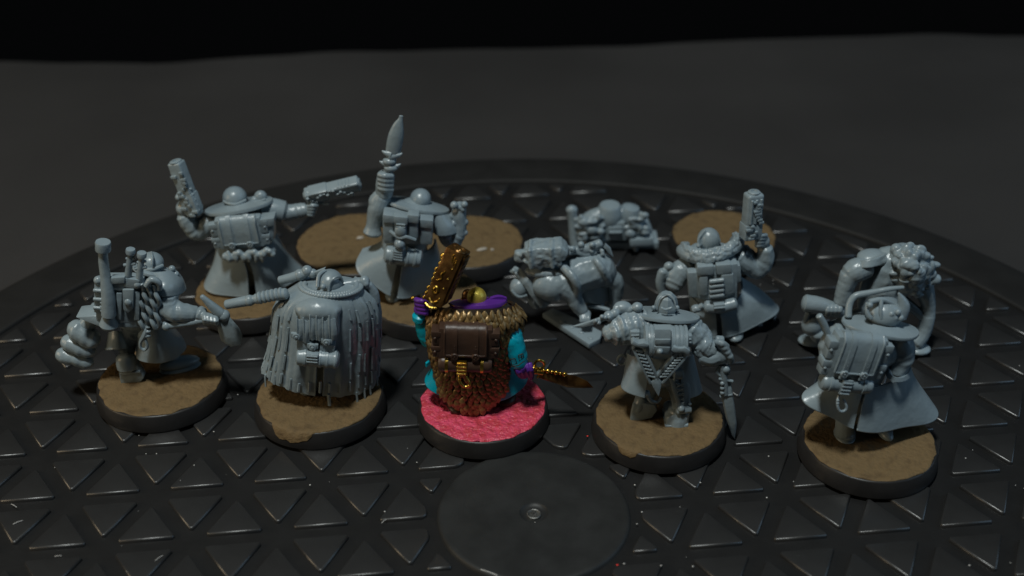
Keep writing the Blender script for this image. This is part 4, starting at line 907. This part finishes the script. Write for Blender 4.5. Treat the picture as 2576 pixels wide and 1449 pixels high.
# ------------------------------------------------------------------ soldier holding a knife up
def knife_up():
    F = Fig('soldier_figurine', 'grey model soldier in a greatcoat raising a broad trench knife straight up', 'figurine', (830.6, 268.3, .39683), base=(600, 1195), group=GRP)
    F.base(seed=7)
    e = F.e; b = MB()
    F.T(b, [(400, 1180, 0, 50), (420, 1060, .5, 80), (460, 900, 1, 140), (500, 760, 1.5, 150), (540, 650, 2, 110), (570, 600, 2.5, 50)], sub=3); F.T(b, [(600, 1160, 1, 50), (560, 1040, 1, 80), (500, 900, 1, 120)], sub=3); F.E(b, 520, 720, 2, (210, 130, 100)); b.build('body', GREY, e, remesh=.28)
    for x, y in ((400, 1195), (610, 1170)): MB().ell(F.g(x, y, 4.3), (1.7, 2.6, 1.1)).build('boot', GREY, e)
    skirt(F, [((335, 860, 2), (455, 950, -3), (660, 870, 2.5)), ((270, 900, 1.5), (430, 1050, -3.8), (690, 980, 3)), ((182, 945, 1), (405, 1195, -4.6), (700, 1060, 3.5))], [(-105, -5), (5, 112)], folds=(0, .05), nf=5, ph=1.0, lip=.3)
    # three upright pouches, roll and clip
    pk = MB(); F.S(pk, [(330, 690, -4.6), (650, 720, -4.2), (640, 880, -4.2), (335, 870, -4.6)], 4.0, .5); pk = pk.build('backpack', GREY, e)
    for x0, x1, y0, y1, d in ((335, 405, 690, 860, -5.2), (405, 490, 700, 830, -6.2), (492, 560, 690, 840, -5.8), (565, 650, 720, 880, -5.0)):
        b = MB(); F.S(b, [(x0, y0, d), (x1, y0 + 8, d), (x1 - 4, y1, d), (x0 + 4, y1 - 6, d)], 2.2, .4); F.S(b, [(x0 - 3, y0 - 4, d - .4), (x1 + 3, y0 + 4, d - .4), (x1, y0 + 55, d - .4), (x0, y0 + 48, d - .4)], 2.6, .3); b.build('pouch', GREY, pk)
    b = MB(); F.E(b, 445, 790, -6.6, (36, 22, 44)); F.T(b, [(380, 790, -6, 12), (440, 830, -6.8, 12), (480, 825, -6.8, 12), (540, 845, -6.2, 12)], sub=3, n=8)
    for k in range(3): F.T(b, [(420, 745 + 16 * k, -6.8, 7), (475, 750 + 16 * k, -6.8, 7)], n=8)
    F.E(b, 440, 870, -6.6, 34); F.E(b, 452, 895, -6.6, 24); b.build('strap', GREY, pk)
    a, c = F(340, 930, -5.0), F(585, 965, -4.6); ax = c - a; L = ax.length; rb = 1.95; b = MB()
    b.lathe(a, ax, [(.1, 0), (rb * .6, .05), (rb * .95, .5), (rb, 1), (rb, L - 1), (rb * .95, L - .5), (rb * .6, L - .05), (.1, L)], 24); br = b.build('bedroll', GREY, e)
    for t in (.2, .6, .8): MB().lathe(a + ax * t, ax, [(rb, -.28), (rb * 1.1, -.2), (rb * 1.1, .2), (rb, .28)], 24).build('band', GREY, br)
    b = MB(); F.S(b, [(396, 905, -7.0), (462, 915, -7.0), (460, 985, -7.0), (396, 972, -7.0)], 1.2, .15)
    for k in range(4): F.T(b, [(402, 918 + 16 * k, -7.1, 7), (456, 926 + 16 * k, -7.1, 7)], n=8)
    b.build('clip', GREY, br)
    dish(F(555, 618, 2), (.20, .24, 1), 6.6, 4.4, cup=.5, th=.6, inner=.35).build('collar', GREY, e)
    b = MB(); F.E(b, 572, 582, 2.6, (66, 70, 62)); b.build('helmet', GREY, e)
    # raised arm and knife
    b = MB(); puff(b, F, [(360, 650, 1.5, 60), (320, 640, 1, 62), (300, 600, .8, 56), (335, 560, .8, 50)], fold=.03, nf=4); F.T(b, [(330, 570, .8, 56), (305, 640, .6, 64), (285, 700, .4, 52), (275, 760, .2, 48), (268, 800, .0, 60)], sub=3, n=16); b.build('sleeve', GREY, e, remesh=.18, rough=.08)
    b = MB(); F.T(b, [(342, 560, .8, 54), (345, 500, .8, 56), (355, 430, .8, 54)], sub=3)
    for k in range(4): F.T(b, [(310, 430 + 28 * k, -.2, 20), (350, 440 + 28 * k, -.9, 21), (395, 440 + 28 * k, -.2, 18)], sub=3, n=8)
    b.build('hand', GREY, e, remesh=.16)
    b = MB(); F.T(b, [(360, 430, .8, 28), (378, 370, .8, 28), (392, 310, .8, 30)], n=14)
    for x, y, s_ in ((330, 360, -1), (430, 378, 1), (345, 295, -1), (440, 310, 1)): F.T(b, [(380, y + 5, .6, 30), (x, y - 4, .4, 13), (x + 16 * s_, y - 16, .4, 4)], sub=2, n=10)
    F.E(b, 375, 345, .5, (42, 34, 26)); F.E(b, 385, 385, .5, (44, 36, 24)); kn = b.build('trench_knife', GREY, e)
    b = MB(); F.T(b, [(396, 305, .8, 44), (405, 250, .8, 48), (418, 180, .8, 46), (432, 120, .8, 32), (446, 80, .8, 15), (450, 58, .8, 12)], sub=5, n=18, flat=((0, 1, 0), .55)); b.build('blade', GREY, kn)
    # other arm
    b = MB(); g = arcs([(F(655, 690, .5), F(700, 690, -1.2), F(760, 680, 2)), (F(660, 750, .3), F(730, 760, -2.2), F(805, 740, 2)), (F(665, 795, .3), F(740, 812, -2.5), F(822, 775, 2))], 16, -100, 100); b.shell(g, .5); b.tube(g[-1], .25, n=8); b.build('mantle', GREY, e)
    b = MB(); puff(b, F, [(715, 740, 1, 52), (745, 820, .5, 58), (780, 850, .3, 56), (815, 800, .2, 46)], fold=.05, nf=4); b.build('sleeve', GREY, e, remesh=.18, rough=.1)
    b = MB(); F.T(b, [(815, 810, .2, 46), (822, 740, .5, 44), (815, 680, .8, 48), (830, 620, 1, 36)], sub=3); rd = random.Random(4)
    for k in range(14): F.E(b, rd.uniform(770, 862), rd.uniform(600, 830), rd.uniform(-.8, .6), rd.uniform(15, 26))
    b.build('gauntlet', GREY, e, remesh=.17)
knife_up()

# ------------------------------------------------------------------ soldier with the fur collar and raised pistol
def fur_collar():
    F = Fig('soldier_figurine', 'grey model soldier with a thick fur collar raising one pistol, standing without a base', 'figurine', (1252.2, 460, .29101), foot=(1900, 1300), group=GRP)
    e = F.e; b = MB()
    F.T(b, [(1830, 1310, 0, 90), (1840, 1150, .5, 110), (1860, 900, 1, 200), (1860, 740, 1.5, 210), (1840, 620, 2, 130), (1825, 520, 2.5, 70)], sub=3); F.T(b, [(2020, 1300, 1, 90), (1990, 1150, 1, 120), (1900, 950, 1, 160)], sub=3); F.E(b, 1860, 740, 2, (270, 160, 140)); b.build('body', GREY, e, remesh=.28)
    b = MB(); c0 = F.g(1820, 1315, .9); b.ell(c0, (2.0, 3.0, 1.1)); b.build('boot', GREY, e); MB().ell(F.g(2040, 1300, .9), (2.0, 3.0, 1.1)).build('boot', GREY, e)
    skirt(F, [((1650, 900, 2), (1900, 1080, -2.8), (2110, 880, 2.5)), ((1680, 1080, 1), (1920, 1200, -3.6), (2270, 980, 3)), ((1700, 1220, .5), (1930, 1330, -4), (2400, 1110, 3.5))], [(-110, -6), (3, 112)], folds=(0, .05), nf=5, ph=.4, lip=.3)
    b = MB(); F.S(b, [(1720, 740, -4.2), (2080, 700, -4.0), (2070, 1030, -4.0), (1730, 1010, -4.2)], 4, .6); pk = b.build('backpack', GREY, e)
    for pts, d in ((((1640, 780), (1725, 775), (1735, 1000), (1650, 990)), -3.6), (((1725, 730), (1870, 720), (1870, 800), (1725, 810)), -4.8), (((1885, 715), (2020, 705), (2030, 790), (1890, 800)), -4.8), (((1930, 800), (2040, 790), (2050, 960), (1940, 980)), -4.9), (((2030, 720), (2100, 715), (2110, 860), (2040, 870)), -3.8), (((1740, 815), (1820, 810), (1815, 980), (1745, 975)), -4.7)):
        b = MB(); F.S(b, [(x, y, d) for x, y in pts], 2.2, .4); b.build('pouch', GREY, pk)
    for k in range(4): b = MB(); F.T(b, [(1835, 855 + 42 * k, -5.6, 22), (1950, 840 + 42 * k, -5.6, 22)], n=14); b.build('cartridge', GREY, pk)
    b = MB(); F.T(b, [(1800, 1070, -4.6, 56), (1930, 1075, -4.8, 58), (2050, 1040, -4.6, 56)], n=18); br = b.build('bedroll', GREY, e)
    b = MB(); F.S(b, [(1868, 1060, -7.0), (1965, 1050, -7.0), (1968, 1110, -7.0), (1872, 1118, -7.0)], 1.2, .2); F.T(b, [(1870, 1085, -7.1, 8), (1965, 1076, -7.1, 8)], n=8); b.build('clip', GREY, br)
    b = MB(); F.E(b, 1720, 1085, -4.6, (50, 40, 34)); F.E(b, 1700, 1100, -4.9, 26); F.T(b, [(1700, 1100, -4.8, 20), (1770, 1060, -4.8, 26)]); b.build('flask', GREY, e)
    b = MB()
    pts = [F(1640, 585, 4.5), F(1600, 585, 2.6), F(1640, 612, .4), F(1730, 640, -1.2), F(1820, 645, -1.8), F(1930, 615, -1.5), F(2030, 560, -.2), F(2075, 515, 2.2), F(2040, 500, 4.5)]
    b.tube(pts, [1.0, 1.4, 1.5, 1.5, 1.5, 1.5, 1.5, 1.4, 1.0], n=14, sub=6); F.E(b, 1840, 580, 2, (190, 130, 50)); rd = random.Random(8); cr = crom([tuple(p) for p in pts], 12)
    for k, p in enumerate(cr):
        for j in range(3): a_ = (-1.45, -.75, -.1)[j] + rd.uniform(-.25, .25); b.ell(Vector(p) + Vector((rd.uniform(-.3, .3), 1.5 * math.sin(a_), 1.5 * math.cos(a_))), (.36, .5, .6), rotm(x=rd.uniform(-30, 30), y=rd.uniform(-25, 25)), 8, 6)
    b.build('fur_collar', GREY, e, remesh=.15, smooth=1)
    b = MB(); F.E(b, 1822, 490, 2.4, (98, 98, 108)); F.T(b, [(1738, 545, .6, 16), (1738, 480, 1, 14), (1790, 415, 1.6, 14)], sub=3, n=8); F.E(b, 1735, 545, .5, 20); F.E(b, 1912, 500, 1.8, 18); b.build('helmet', GREY, e, remesh=.18)
    b = MB(); puff(b, F, [(2080, 620, 1.5, 110), (2170, 690, 1.2, 105), (2250, 740, .8, 92), (2310, 660, .6, 82), (2310, 560, .6, 68)], fold=.04, nf=5); b.build('sleeve', GREY, e, remesh=.18, rough=.16)
    b = MB(); F.E(b, 2290, 510, .4, (62, 50, 66))
    for k in range(4): F.T(b, [(2320 - 5 * k, 455 + 26 * k, 0, 22), (2275 - 4 * k, 455 + 28 * k, -1, 23), (2230, 465 + 26 * k, -.8, 20)], sub=3, n=8)
    b.build('hand', GREY, e, remesh=.16)
    p0, p1 = F(2180, 480, -.6), F(2215, 85, 0); zx = (p1 - p0).normalized(); xx = Vector((0, 1, 0)).cross(zx).normalized(); M = Matrix((xx, zx.cross(xx), zx)).transposed() @ rotm(z=18); L = (p1 - p0).length / 2; C = (p0 + p1) / 2
    b = MB(); b.box(C, (1.75, 1.4, L), M, .7, 3); b.box(C - zx * L * .62, (1.9, 1.5, L * .34), M, .4)
    for x_ in (-1.0, 0, 1.0): b.tube([C + M @ Vector((x_, -1.45, -L * .2)), C + M @ Vector((x_, -1.45, L * .8))], .3, n=8)
    b.lathe(C + zx * L, zx, [(1.2, -.2), (1.25, .2), (1.0, .4), (.6, .4), (.5, .1), (.02, .1)], 18); pg = b.build('pistol', GREY, e)
    b = MB(); rd = random.Random(3)
    for k in range(13): b.box(C + M @ Vector((rd.uniform(-1.2, 1.3), -1.55, -L * .85 + k * L * .13)), (rd.uniform(.3, .8), .32, L * .05), M, .08)
    b.build('fittings', GREY, pg)
    b = MB(); puff(b, F, [(1660, 720, 1.5, 95), (1570, 770, .8, 98), (1530, 850, .2, 92), (1500, 900, -.2, 70)], fold=.06, nf=5); b.build('sleeve', GREY, e, remesh=.18, rough=.16)
    b = MB(); F.E(b, 1480, 720, .5, (46, 40, 40)); F.E(b, 1430, 790, .2, (56, 44, 60)); F.E(b, 1410, 860, .2, (44, 40, 50)); F.T(b, [(1430, 760, 0, 40), (1400, 850, 0, 40), (1415, 940, 0, 36)], sub=3); F.E(b, 1420, 945, 0, (44, 36, 34)); b.build('hand', GREY, e, remesh=.18)
    b = MB(); F.T(b, [(1420, 960, 0, 26), (1440, 1100, .2, 24), (1455, 1230, .4, 20)], n=10); b.build('weapon_shaft', GREY, e)
fur_collar()

# ------------------------------------------------------------------ soldier bent double over a plank
def bent_over():
    F = Fig('soldier_figurine', 'grey model soldier bent double with a lumpy pack, hands on a plank', 'figurine', (1252.2, 460, .29101), foot=(640, 1235), group=GRP)
    e = F.e
    z = 1.2; pl_ = [F.g(x, y, z) for x, y in ((385, 1125), (480, 1082), (700, 1180), (905, 1285), (885, 1345), (790, 1395), (600, 1270))]
    b = MB(); b.slab(pl_, Vector((0, 0, -z)), .2)
    b.build('plank', GREY, e)
    b = MB()
    for x, y in ((560, 1200), (640, 1245), (720, 1290), (800, 1340)): b.ell(F.g(x, y, 1.25), (.7, .45, .2), rotm(z=-30))
    b.build('stud_row', GREY, e)
    b = MB(); F.T(b, [(430, 820, 0, 150), (560, 840, 0, 170), (720, 780, .5, 170), (850, 740, 1, 160), (930, 800, 1.5, 120)], sub=4); F.E(b, 470, 890, -1.8, (175, 125, 140)); F.E(b, 800, 780, .2, (210, 130, 150)); F.E(b, 640, 850, -.8, (150, 110, 130))
    F.T(b, [(560, 900, -2, 110), (640, 960, -2.4, 85), (680, 1040, -2.6, 70), (735, 1120, -2.8, 52)], sub=4, fold=.04, nf=6); F.T(b, [(900, 800, 1.5, 120), (1010, 850, 1.5, 78), (1020, 960, 1.5, 66), (1000, 1060, 1.5, 60)], sub=4)
    F.T(b, [(820, 850, 2, 120), (860, 960, 3, 80), (830, 1040, 3, 60)], sub=3); F.T(b, [(330, 930, 1, 80), (310, 1000, 1.5, 60), (340, 1060, 1.5, 50)], sub=3)
    F.T(b, [(560, 720, -2.0, 40), (640, 800, -4.2, 40), (690, 900, -4.4, 30), (680, 1000, -3.4, 26)], sub=4); F.T(b, [(840, 660, -1.2, 30), (900, 740, -2.6, 34), (960, 860, -1.4, 26)], sub=4)
    b.build('body', GREY, e, remesh=.22, rough=.22, rs=.4, smooth=5)
    skirt(F, [((590, 830, 1), (770, 880, -1.5), (960, 800, 3)), ((600, 900, 1), (790, 960, -1.2), (985, 900, 3)), ((610, 960, 1), (800, 1030, -.8), (1000, 980, 3))], [(-100, 105)], folds=(0, .06), nf=6)
    b = MB(); q = F(750, 1135, -3.0); b.ell(q, (1.4, 1.6, .9))
    for k in range(4): b.tube([q + Vector((-.8 + .55 * k, -.4, .3)), q + Vector((-.8 + .55 * k, -1.4, 0)), q + Vector((-.8 + .55 * k, -1.9, -.7))], .36, n=8, sub=3)
    b.build('hand', GREY, e, remesh=.15)
    for x, y in ((1005, 1075), (835, 1060)): MB().ell(F.g(x, y, 1.0), (2.4, 1.8, 1.1)).build('boot', GREY, e)
    b = MB(); F.T(b, [(780, 1060, 0, 22), (880, 1075, -.5, 22), (965, 1102, -1, 20)], n=12); b.build('strut', GREY, e)
    # head hanging down with its band collar
    b = MB(); F.E(b, 185, 905, 0, (84, 84, 96)); F.T(b, [(120, 930, -1.5, 12), (180, 985, -2, 12), (250, 970, -1.2, 12)], sub=4, n=8); b.build('helmet', GREY, e)
    b = MB()
    g = [[F(x + 26 * u, y - 22 * u, d + abs(u) * .3) for u in (-1, -.5, 0, .5, 1)] for x, y, d in ((130, 745, 1.5), (180, 770, .2), (250, 850, -1.6), (320, 960, -2.2), (390, 1050, -2.2), (430, 1050, -1.5))]; b.shell(g, .8)
    for k in range(12): F.E(b, 140 + 24 * k, 758 + 26 * k - (10 if k > 9 else 0), -2.0 + abs(k - 7) * .3, 20)
    b.build('collar', GREY, e, remesh=.17)
    # lumpy pack
    b = MB(); rd = random.Random(6); F.S(b, [(225, 600, -3.4), (330, 570, -3.4), (560, 560, -3.4), (625, 620, -3.4), (570, 690, -3.4), (430, 750, -3.4), (300, 755, -3.4), (240, 715, -3.4)], 5.0, 1.2); F.T(b, [(205, 600, -1.5, 58), (200, 660, -1.5, 58)], n=18); F.E(b, 420, 760, -1.0, (190, 90, 50))
    for k in range(46):
        a = rd.uniform(-2.4, 2.4); r = rd.random(); F.E(b, 400 + 200 * math.sin(a) * r, 650 + 85 * math.cos(a) * r, -3.3 + .5 * r * r, (rd.uniform(16, 40), rd.uniform(10, 20), rd.uniform(12, 30)))
    F.T(b, [(285, 500, 0, 18), (275, 590, -3.4, 18), (290, 740, -3.4, 18)], n=8); F.T(b, [(470, 490, 0, 18), (465, 575, -3.4, 18), (475, 735, -3.4, 18)], n=8); b.build('backpack', GREY, e, remesh=.18, rough=.24, rs=.7)
    b = MB(); F.T(b, [(600, 590, 1, 36), (720, 580, 1, 40), (800, 560, 1, 46), (890, 520, 1, 40)], sub=3); F.T(b, [(700, 600, .5, 26), (760, 620, .5, 24), (850, 600, .5, 22)], sub=3); rd = random.Random(12)
    for k in range(16): F.E(b, rd.uniform(600, 910), rd.uniform(530, 620), rd.uniform(-.2, .8), rd.uniform(14, 30))
    wp = b.build('carbine', GREY, e, remesh=.18); blade(F, [(930, 520, .8), (975, 560, .8), (1000, 640, .8), (960, 610, .8), (915, 555, .8)], .4, parent=wp)
bent_over()

# ------------------------------------------------------------------ unassembled pack piece
def kit_piece():
    F = Fig('kit_part', 'loose grey plastic kit part of drums and boxes on a stepped plinth', 'model part', (1252.2, 460, .29101), foot=(1130, 560))
    e = F.e
    b = MB(); F.S(b, [(930, 455, -2.5), (1140, 455, -2.5), (1140, 500, -2.5), (930, 500, -2.5)], 5, .3); F.S(b, [(1140, 495, -3.5), (1345, 480, -3.2), (1350, 545, -3.2), (1140, 555, -3.5)], 6, .35); F.T(b, [(1190, 545, -2, 26), (1195, 585, -2, 20)]); c = F.g(1240, 575, 0); b.box(Vector((c.x - 4, c.y + 3, .9)), (8, 3, .9), None, .3); b.build('plinth', GREY, e)
    b = MB(); F.S(b, [(935, 350, -2.6), (1100, 345, -2.6), (1100, 485, -2.6), (935, 480, -2.6)], 4.5, .4); F.S(b, [(955, 385, -3.0), (1075, 380, -3.0), (1075, 440, -3.0), (955, 440, -3.0)], 1, .2); F.T(b, [(965, 430, -3.2, 12), (1070, 428, -3.2, 12)], n=8); b.build('box', GREY, e)
    b = MB(); b.lathe(F(965, 315, 0), (0, 0, 1), [(2.7, -.5), (2.9, .2), (2.9, 2.2), (2.6, 2.8), (2.6, 3.4), (2.2, 3.9), (.1, 4.0)], 24); b.build('drum', GREY, e)
    b = MB(); b.lathe(F(1130, 300, .5), (.15, 0, 1), [(2.3, -.5), (2.5, .2), (2.4, 1.8), (2.0, 2.8), (.1, 3.3)], 22); b.build('drum', GREY, e)
    b = MB(); F.T(b, [(640, 240, 0, 46), (650, 330, -.2, 44), (670, 480, -.5, 56), (690, 560, -1, 60)], sub=3, n=16); F.E(b, 640, 235, 0, (52, 46, 44)); b.build('rod', GREY, e)
    b = MB(); rd = random.Random(21); F.E(b, 830, 360, 0, (150, 110, 120)); F.E(b, 1200, 390, .5, (120, 100, 110)); F.T(b, [(700, 430, 0, 70), (800, 320, 0, 80), (900, 260, 0, 60)], sub=3); F.T(b, [(1060, 250, .5, 60), (1220, 300, .5, 60), (1290, 420, 0, 54)], sub=3); F.T(b, [(740, 540, 0, 90), (840, 480, 0, 110), (900, 430, 0, 100)], sub=3)
    for k in range(40): F.E(b, rd.uniform(700, 920), rd.uniform(300, 500), rd.uniform(-3.4, -2), (rd.uniform(20, 60), 24, rd.uniform(16, 40)))
    for k in range(30): F.E(b, rd.uniform(1110, 1290), rd.uniform(270, 450), rd.uniform(-2.8, -1.6), (rd.uniform(20, 55), 24, rd.uniform(16, 40)))
    b.build('bundle', GREY, e, remesh=.2)
kit_piece()

# ------------------------------------------------------------------ stooping soldier with the big bundle
def stooping():
    F = Fig('soldier_figurine', 'grey model soldier stooping under a big ragged bundle, gripping a metal canister', 'figurine', (1967.8, 587.8, .45856), foot=(450, 640), group=GRP)
    e = F.e; b = MB()
    F.T(b, [(520, 480, 1, 110), (530, 380, 1, 115), (540, 280, 1, 105), (570, 170, 1, 90), (620, 120, 1, 70)], sub=4, fold=.05, nf=9); F.T(b, [(540, 480, 1, 90), (620, 560, 0, 60), (700, 600, -.5, 44), (740, 620, -.8, 36)], sub=3); F.T(b, [(480, 460, 1, 90), (330, 520, 0, 62), (220, 540, -.5, 52), (170, 560, -.8, 48)], sub=3); b.build('body', GREY, e, remesh=.26, rough=.14)
    b = MB(); q = F.g(165, 585, .9); b.ell(q, (3.0, 2.2, 1.0)); b.build('boot', GREY, e); MB().ell(F.g(745, 630, .9), (2.6, 2.2, .9)).build('boot', GREY, e)
    b = MB(); F.E(b, 165, 500, -1, (62, 50, 66)); F.E(b, 200, 550, -1.4, (48, 40, 34)); b.build('knee_pad', GREY, e, remesh=.2)
    b = MB(); g = arcs([(F(430, 130, 1), F(480, 140, -2), F(580, 95, 1)), (F(405, 160, 1), F(470, 190, -3), F(570, 140, 1))], 18, -100, 100); b.shell(g, .7); F.E(b, 500, 130, .5, (90, 70, 40)); b.build('mantle', GREY, e, remesh=.2)
    b = MB(); puff(b, F, [(470, 180, -.5, 62), (410, 200, -1, 66), (365, 225, -1.2, 56)], fold=.03, nf=4); puff(b, F, [(375, 225, -1.2, 56), (345, 300, -1.5, 48), (325, 380, -1.8, 44)], fold=.03, nf=4); b.build('sleeve', GREY, e, remesh=.19, rough=.12)
    b = MB(); F.E(b, 300, 420, -2, (52, 44, 40))
    for k in range(4): F.T(b, [(320 - 22 * k, 395, -2.6, 17), (315 - 22 * k, 420, -3.4, 17), (310 - 22 * k, 445, -2.8, 14)], sub=3, n=8)
    b.build('hand', GREY, e, remesh=.17)
    b = MB(); F.T(b, [(125, 380, -1.8, 48), (180, 388, -2, 48), (215, 395, -2, 46), (250, 402, -2, 40), (330, 430, -2, 32)], n=20); F.T(b, [(145, 430, -1.6, 16), (130, 480, -1.4, 16), (150, 540, -1.2, 16)], sub=3); b.build('canister', GREY, e)
    b = MB(); rd = random.Random(31); F.E(b, 700, 200, 0, (115, 100, 150)); F.E(b, 660, 120, 0, (80, 70, 70))
    for k in range(90):
        a = rd.uniform(0, 6.28); r = math.sqrt(rd.random()); F.E(b, 710 + 125 * math.cos(a) * r, 205 + 140 * math.sin(a) * r, -4.6 + 4.4 * r * r, (rd.uniform(12, 40), rd.uniform(12, 26), rd.uniform(12, 40)))
    for x, y in ((760, 95), (815, 220), (840, 250), (790, 150), (625, 85)): F.E(b, x, y, -.5, 32)
    F.T(b, [(730, 330, -1.5, 16), (725, 200, -3, 16), (640, 120, -2.6, 16)], sub=4, n=8); b.build('bundle', GREY, e, remesh=.19, smooth=1)
    b = MB(); F.T(b, [(770, 280, 1, 60), (800, 380, 1, 42), (800, 460, .5, 38)], sub=3); F.T(b, [(800, 450, .5, 40), (775, 540, 0, 44), (730, 600, -.8, 46)], sub=3); F.T(b, [(650, 350, 1, 30), (720, 410, .8, 28), (790, 470, .5, 26)], sub=3); b.build('arm', GREY, e, remesh=.2, rough=.1)
stooping()

# ------------------------------------------------------------------ bases with nothing on them
def bare(px, py, r, label, seed, extra=None):
    c = gnd(px, py, Fig.BH); c.z = 0
    e = empty('model_base', c, label, 'model base', 'empty model bases'); make_base(e, c, PASTE, r, seed)
    if extra:
        for nm, x, y, sx, sy, m in extra: MB().ell(gnd(x, y, Fig.BH + .35), (sx, sy, .3), rotm(z=25)).build(nm, m, e)
bare(899, 611, 13.9, 'larger empty brown base with a smear of glue, behind the soldier raising a knife', 11, [('glue_spot', 906, 598, .9, .5, GLUE), ('glue_spot', 935, 590, .4, 1.3, GLUE)])
bare(1185, 606, 12.0, 'smaller empty brown base marked with one white spot', 12, [('glue_spot', 1212, 627, 1.3, .55, GLUE), ('glue_spot', 1238, 628, .4, .4, GLUE)])
bare(1821, 592, 12.0, 'plain empty brown base behind the soldier with the fur collar', 13)
bpy.context.view_layer.update()
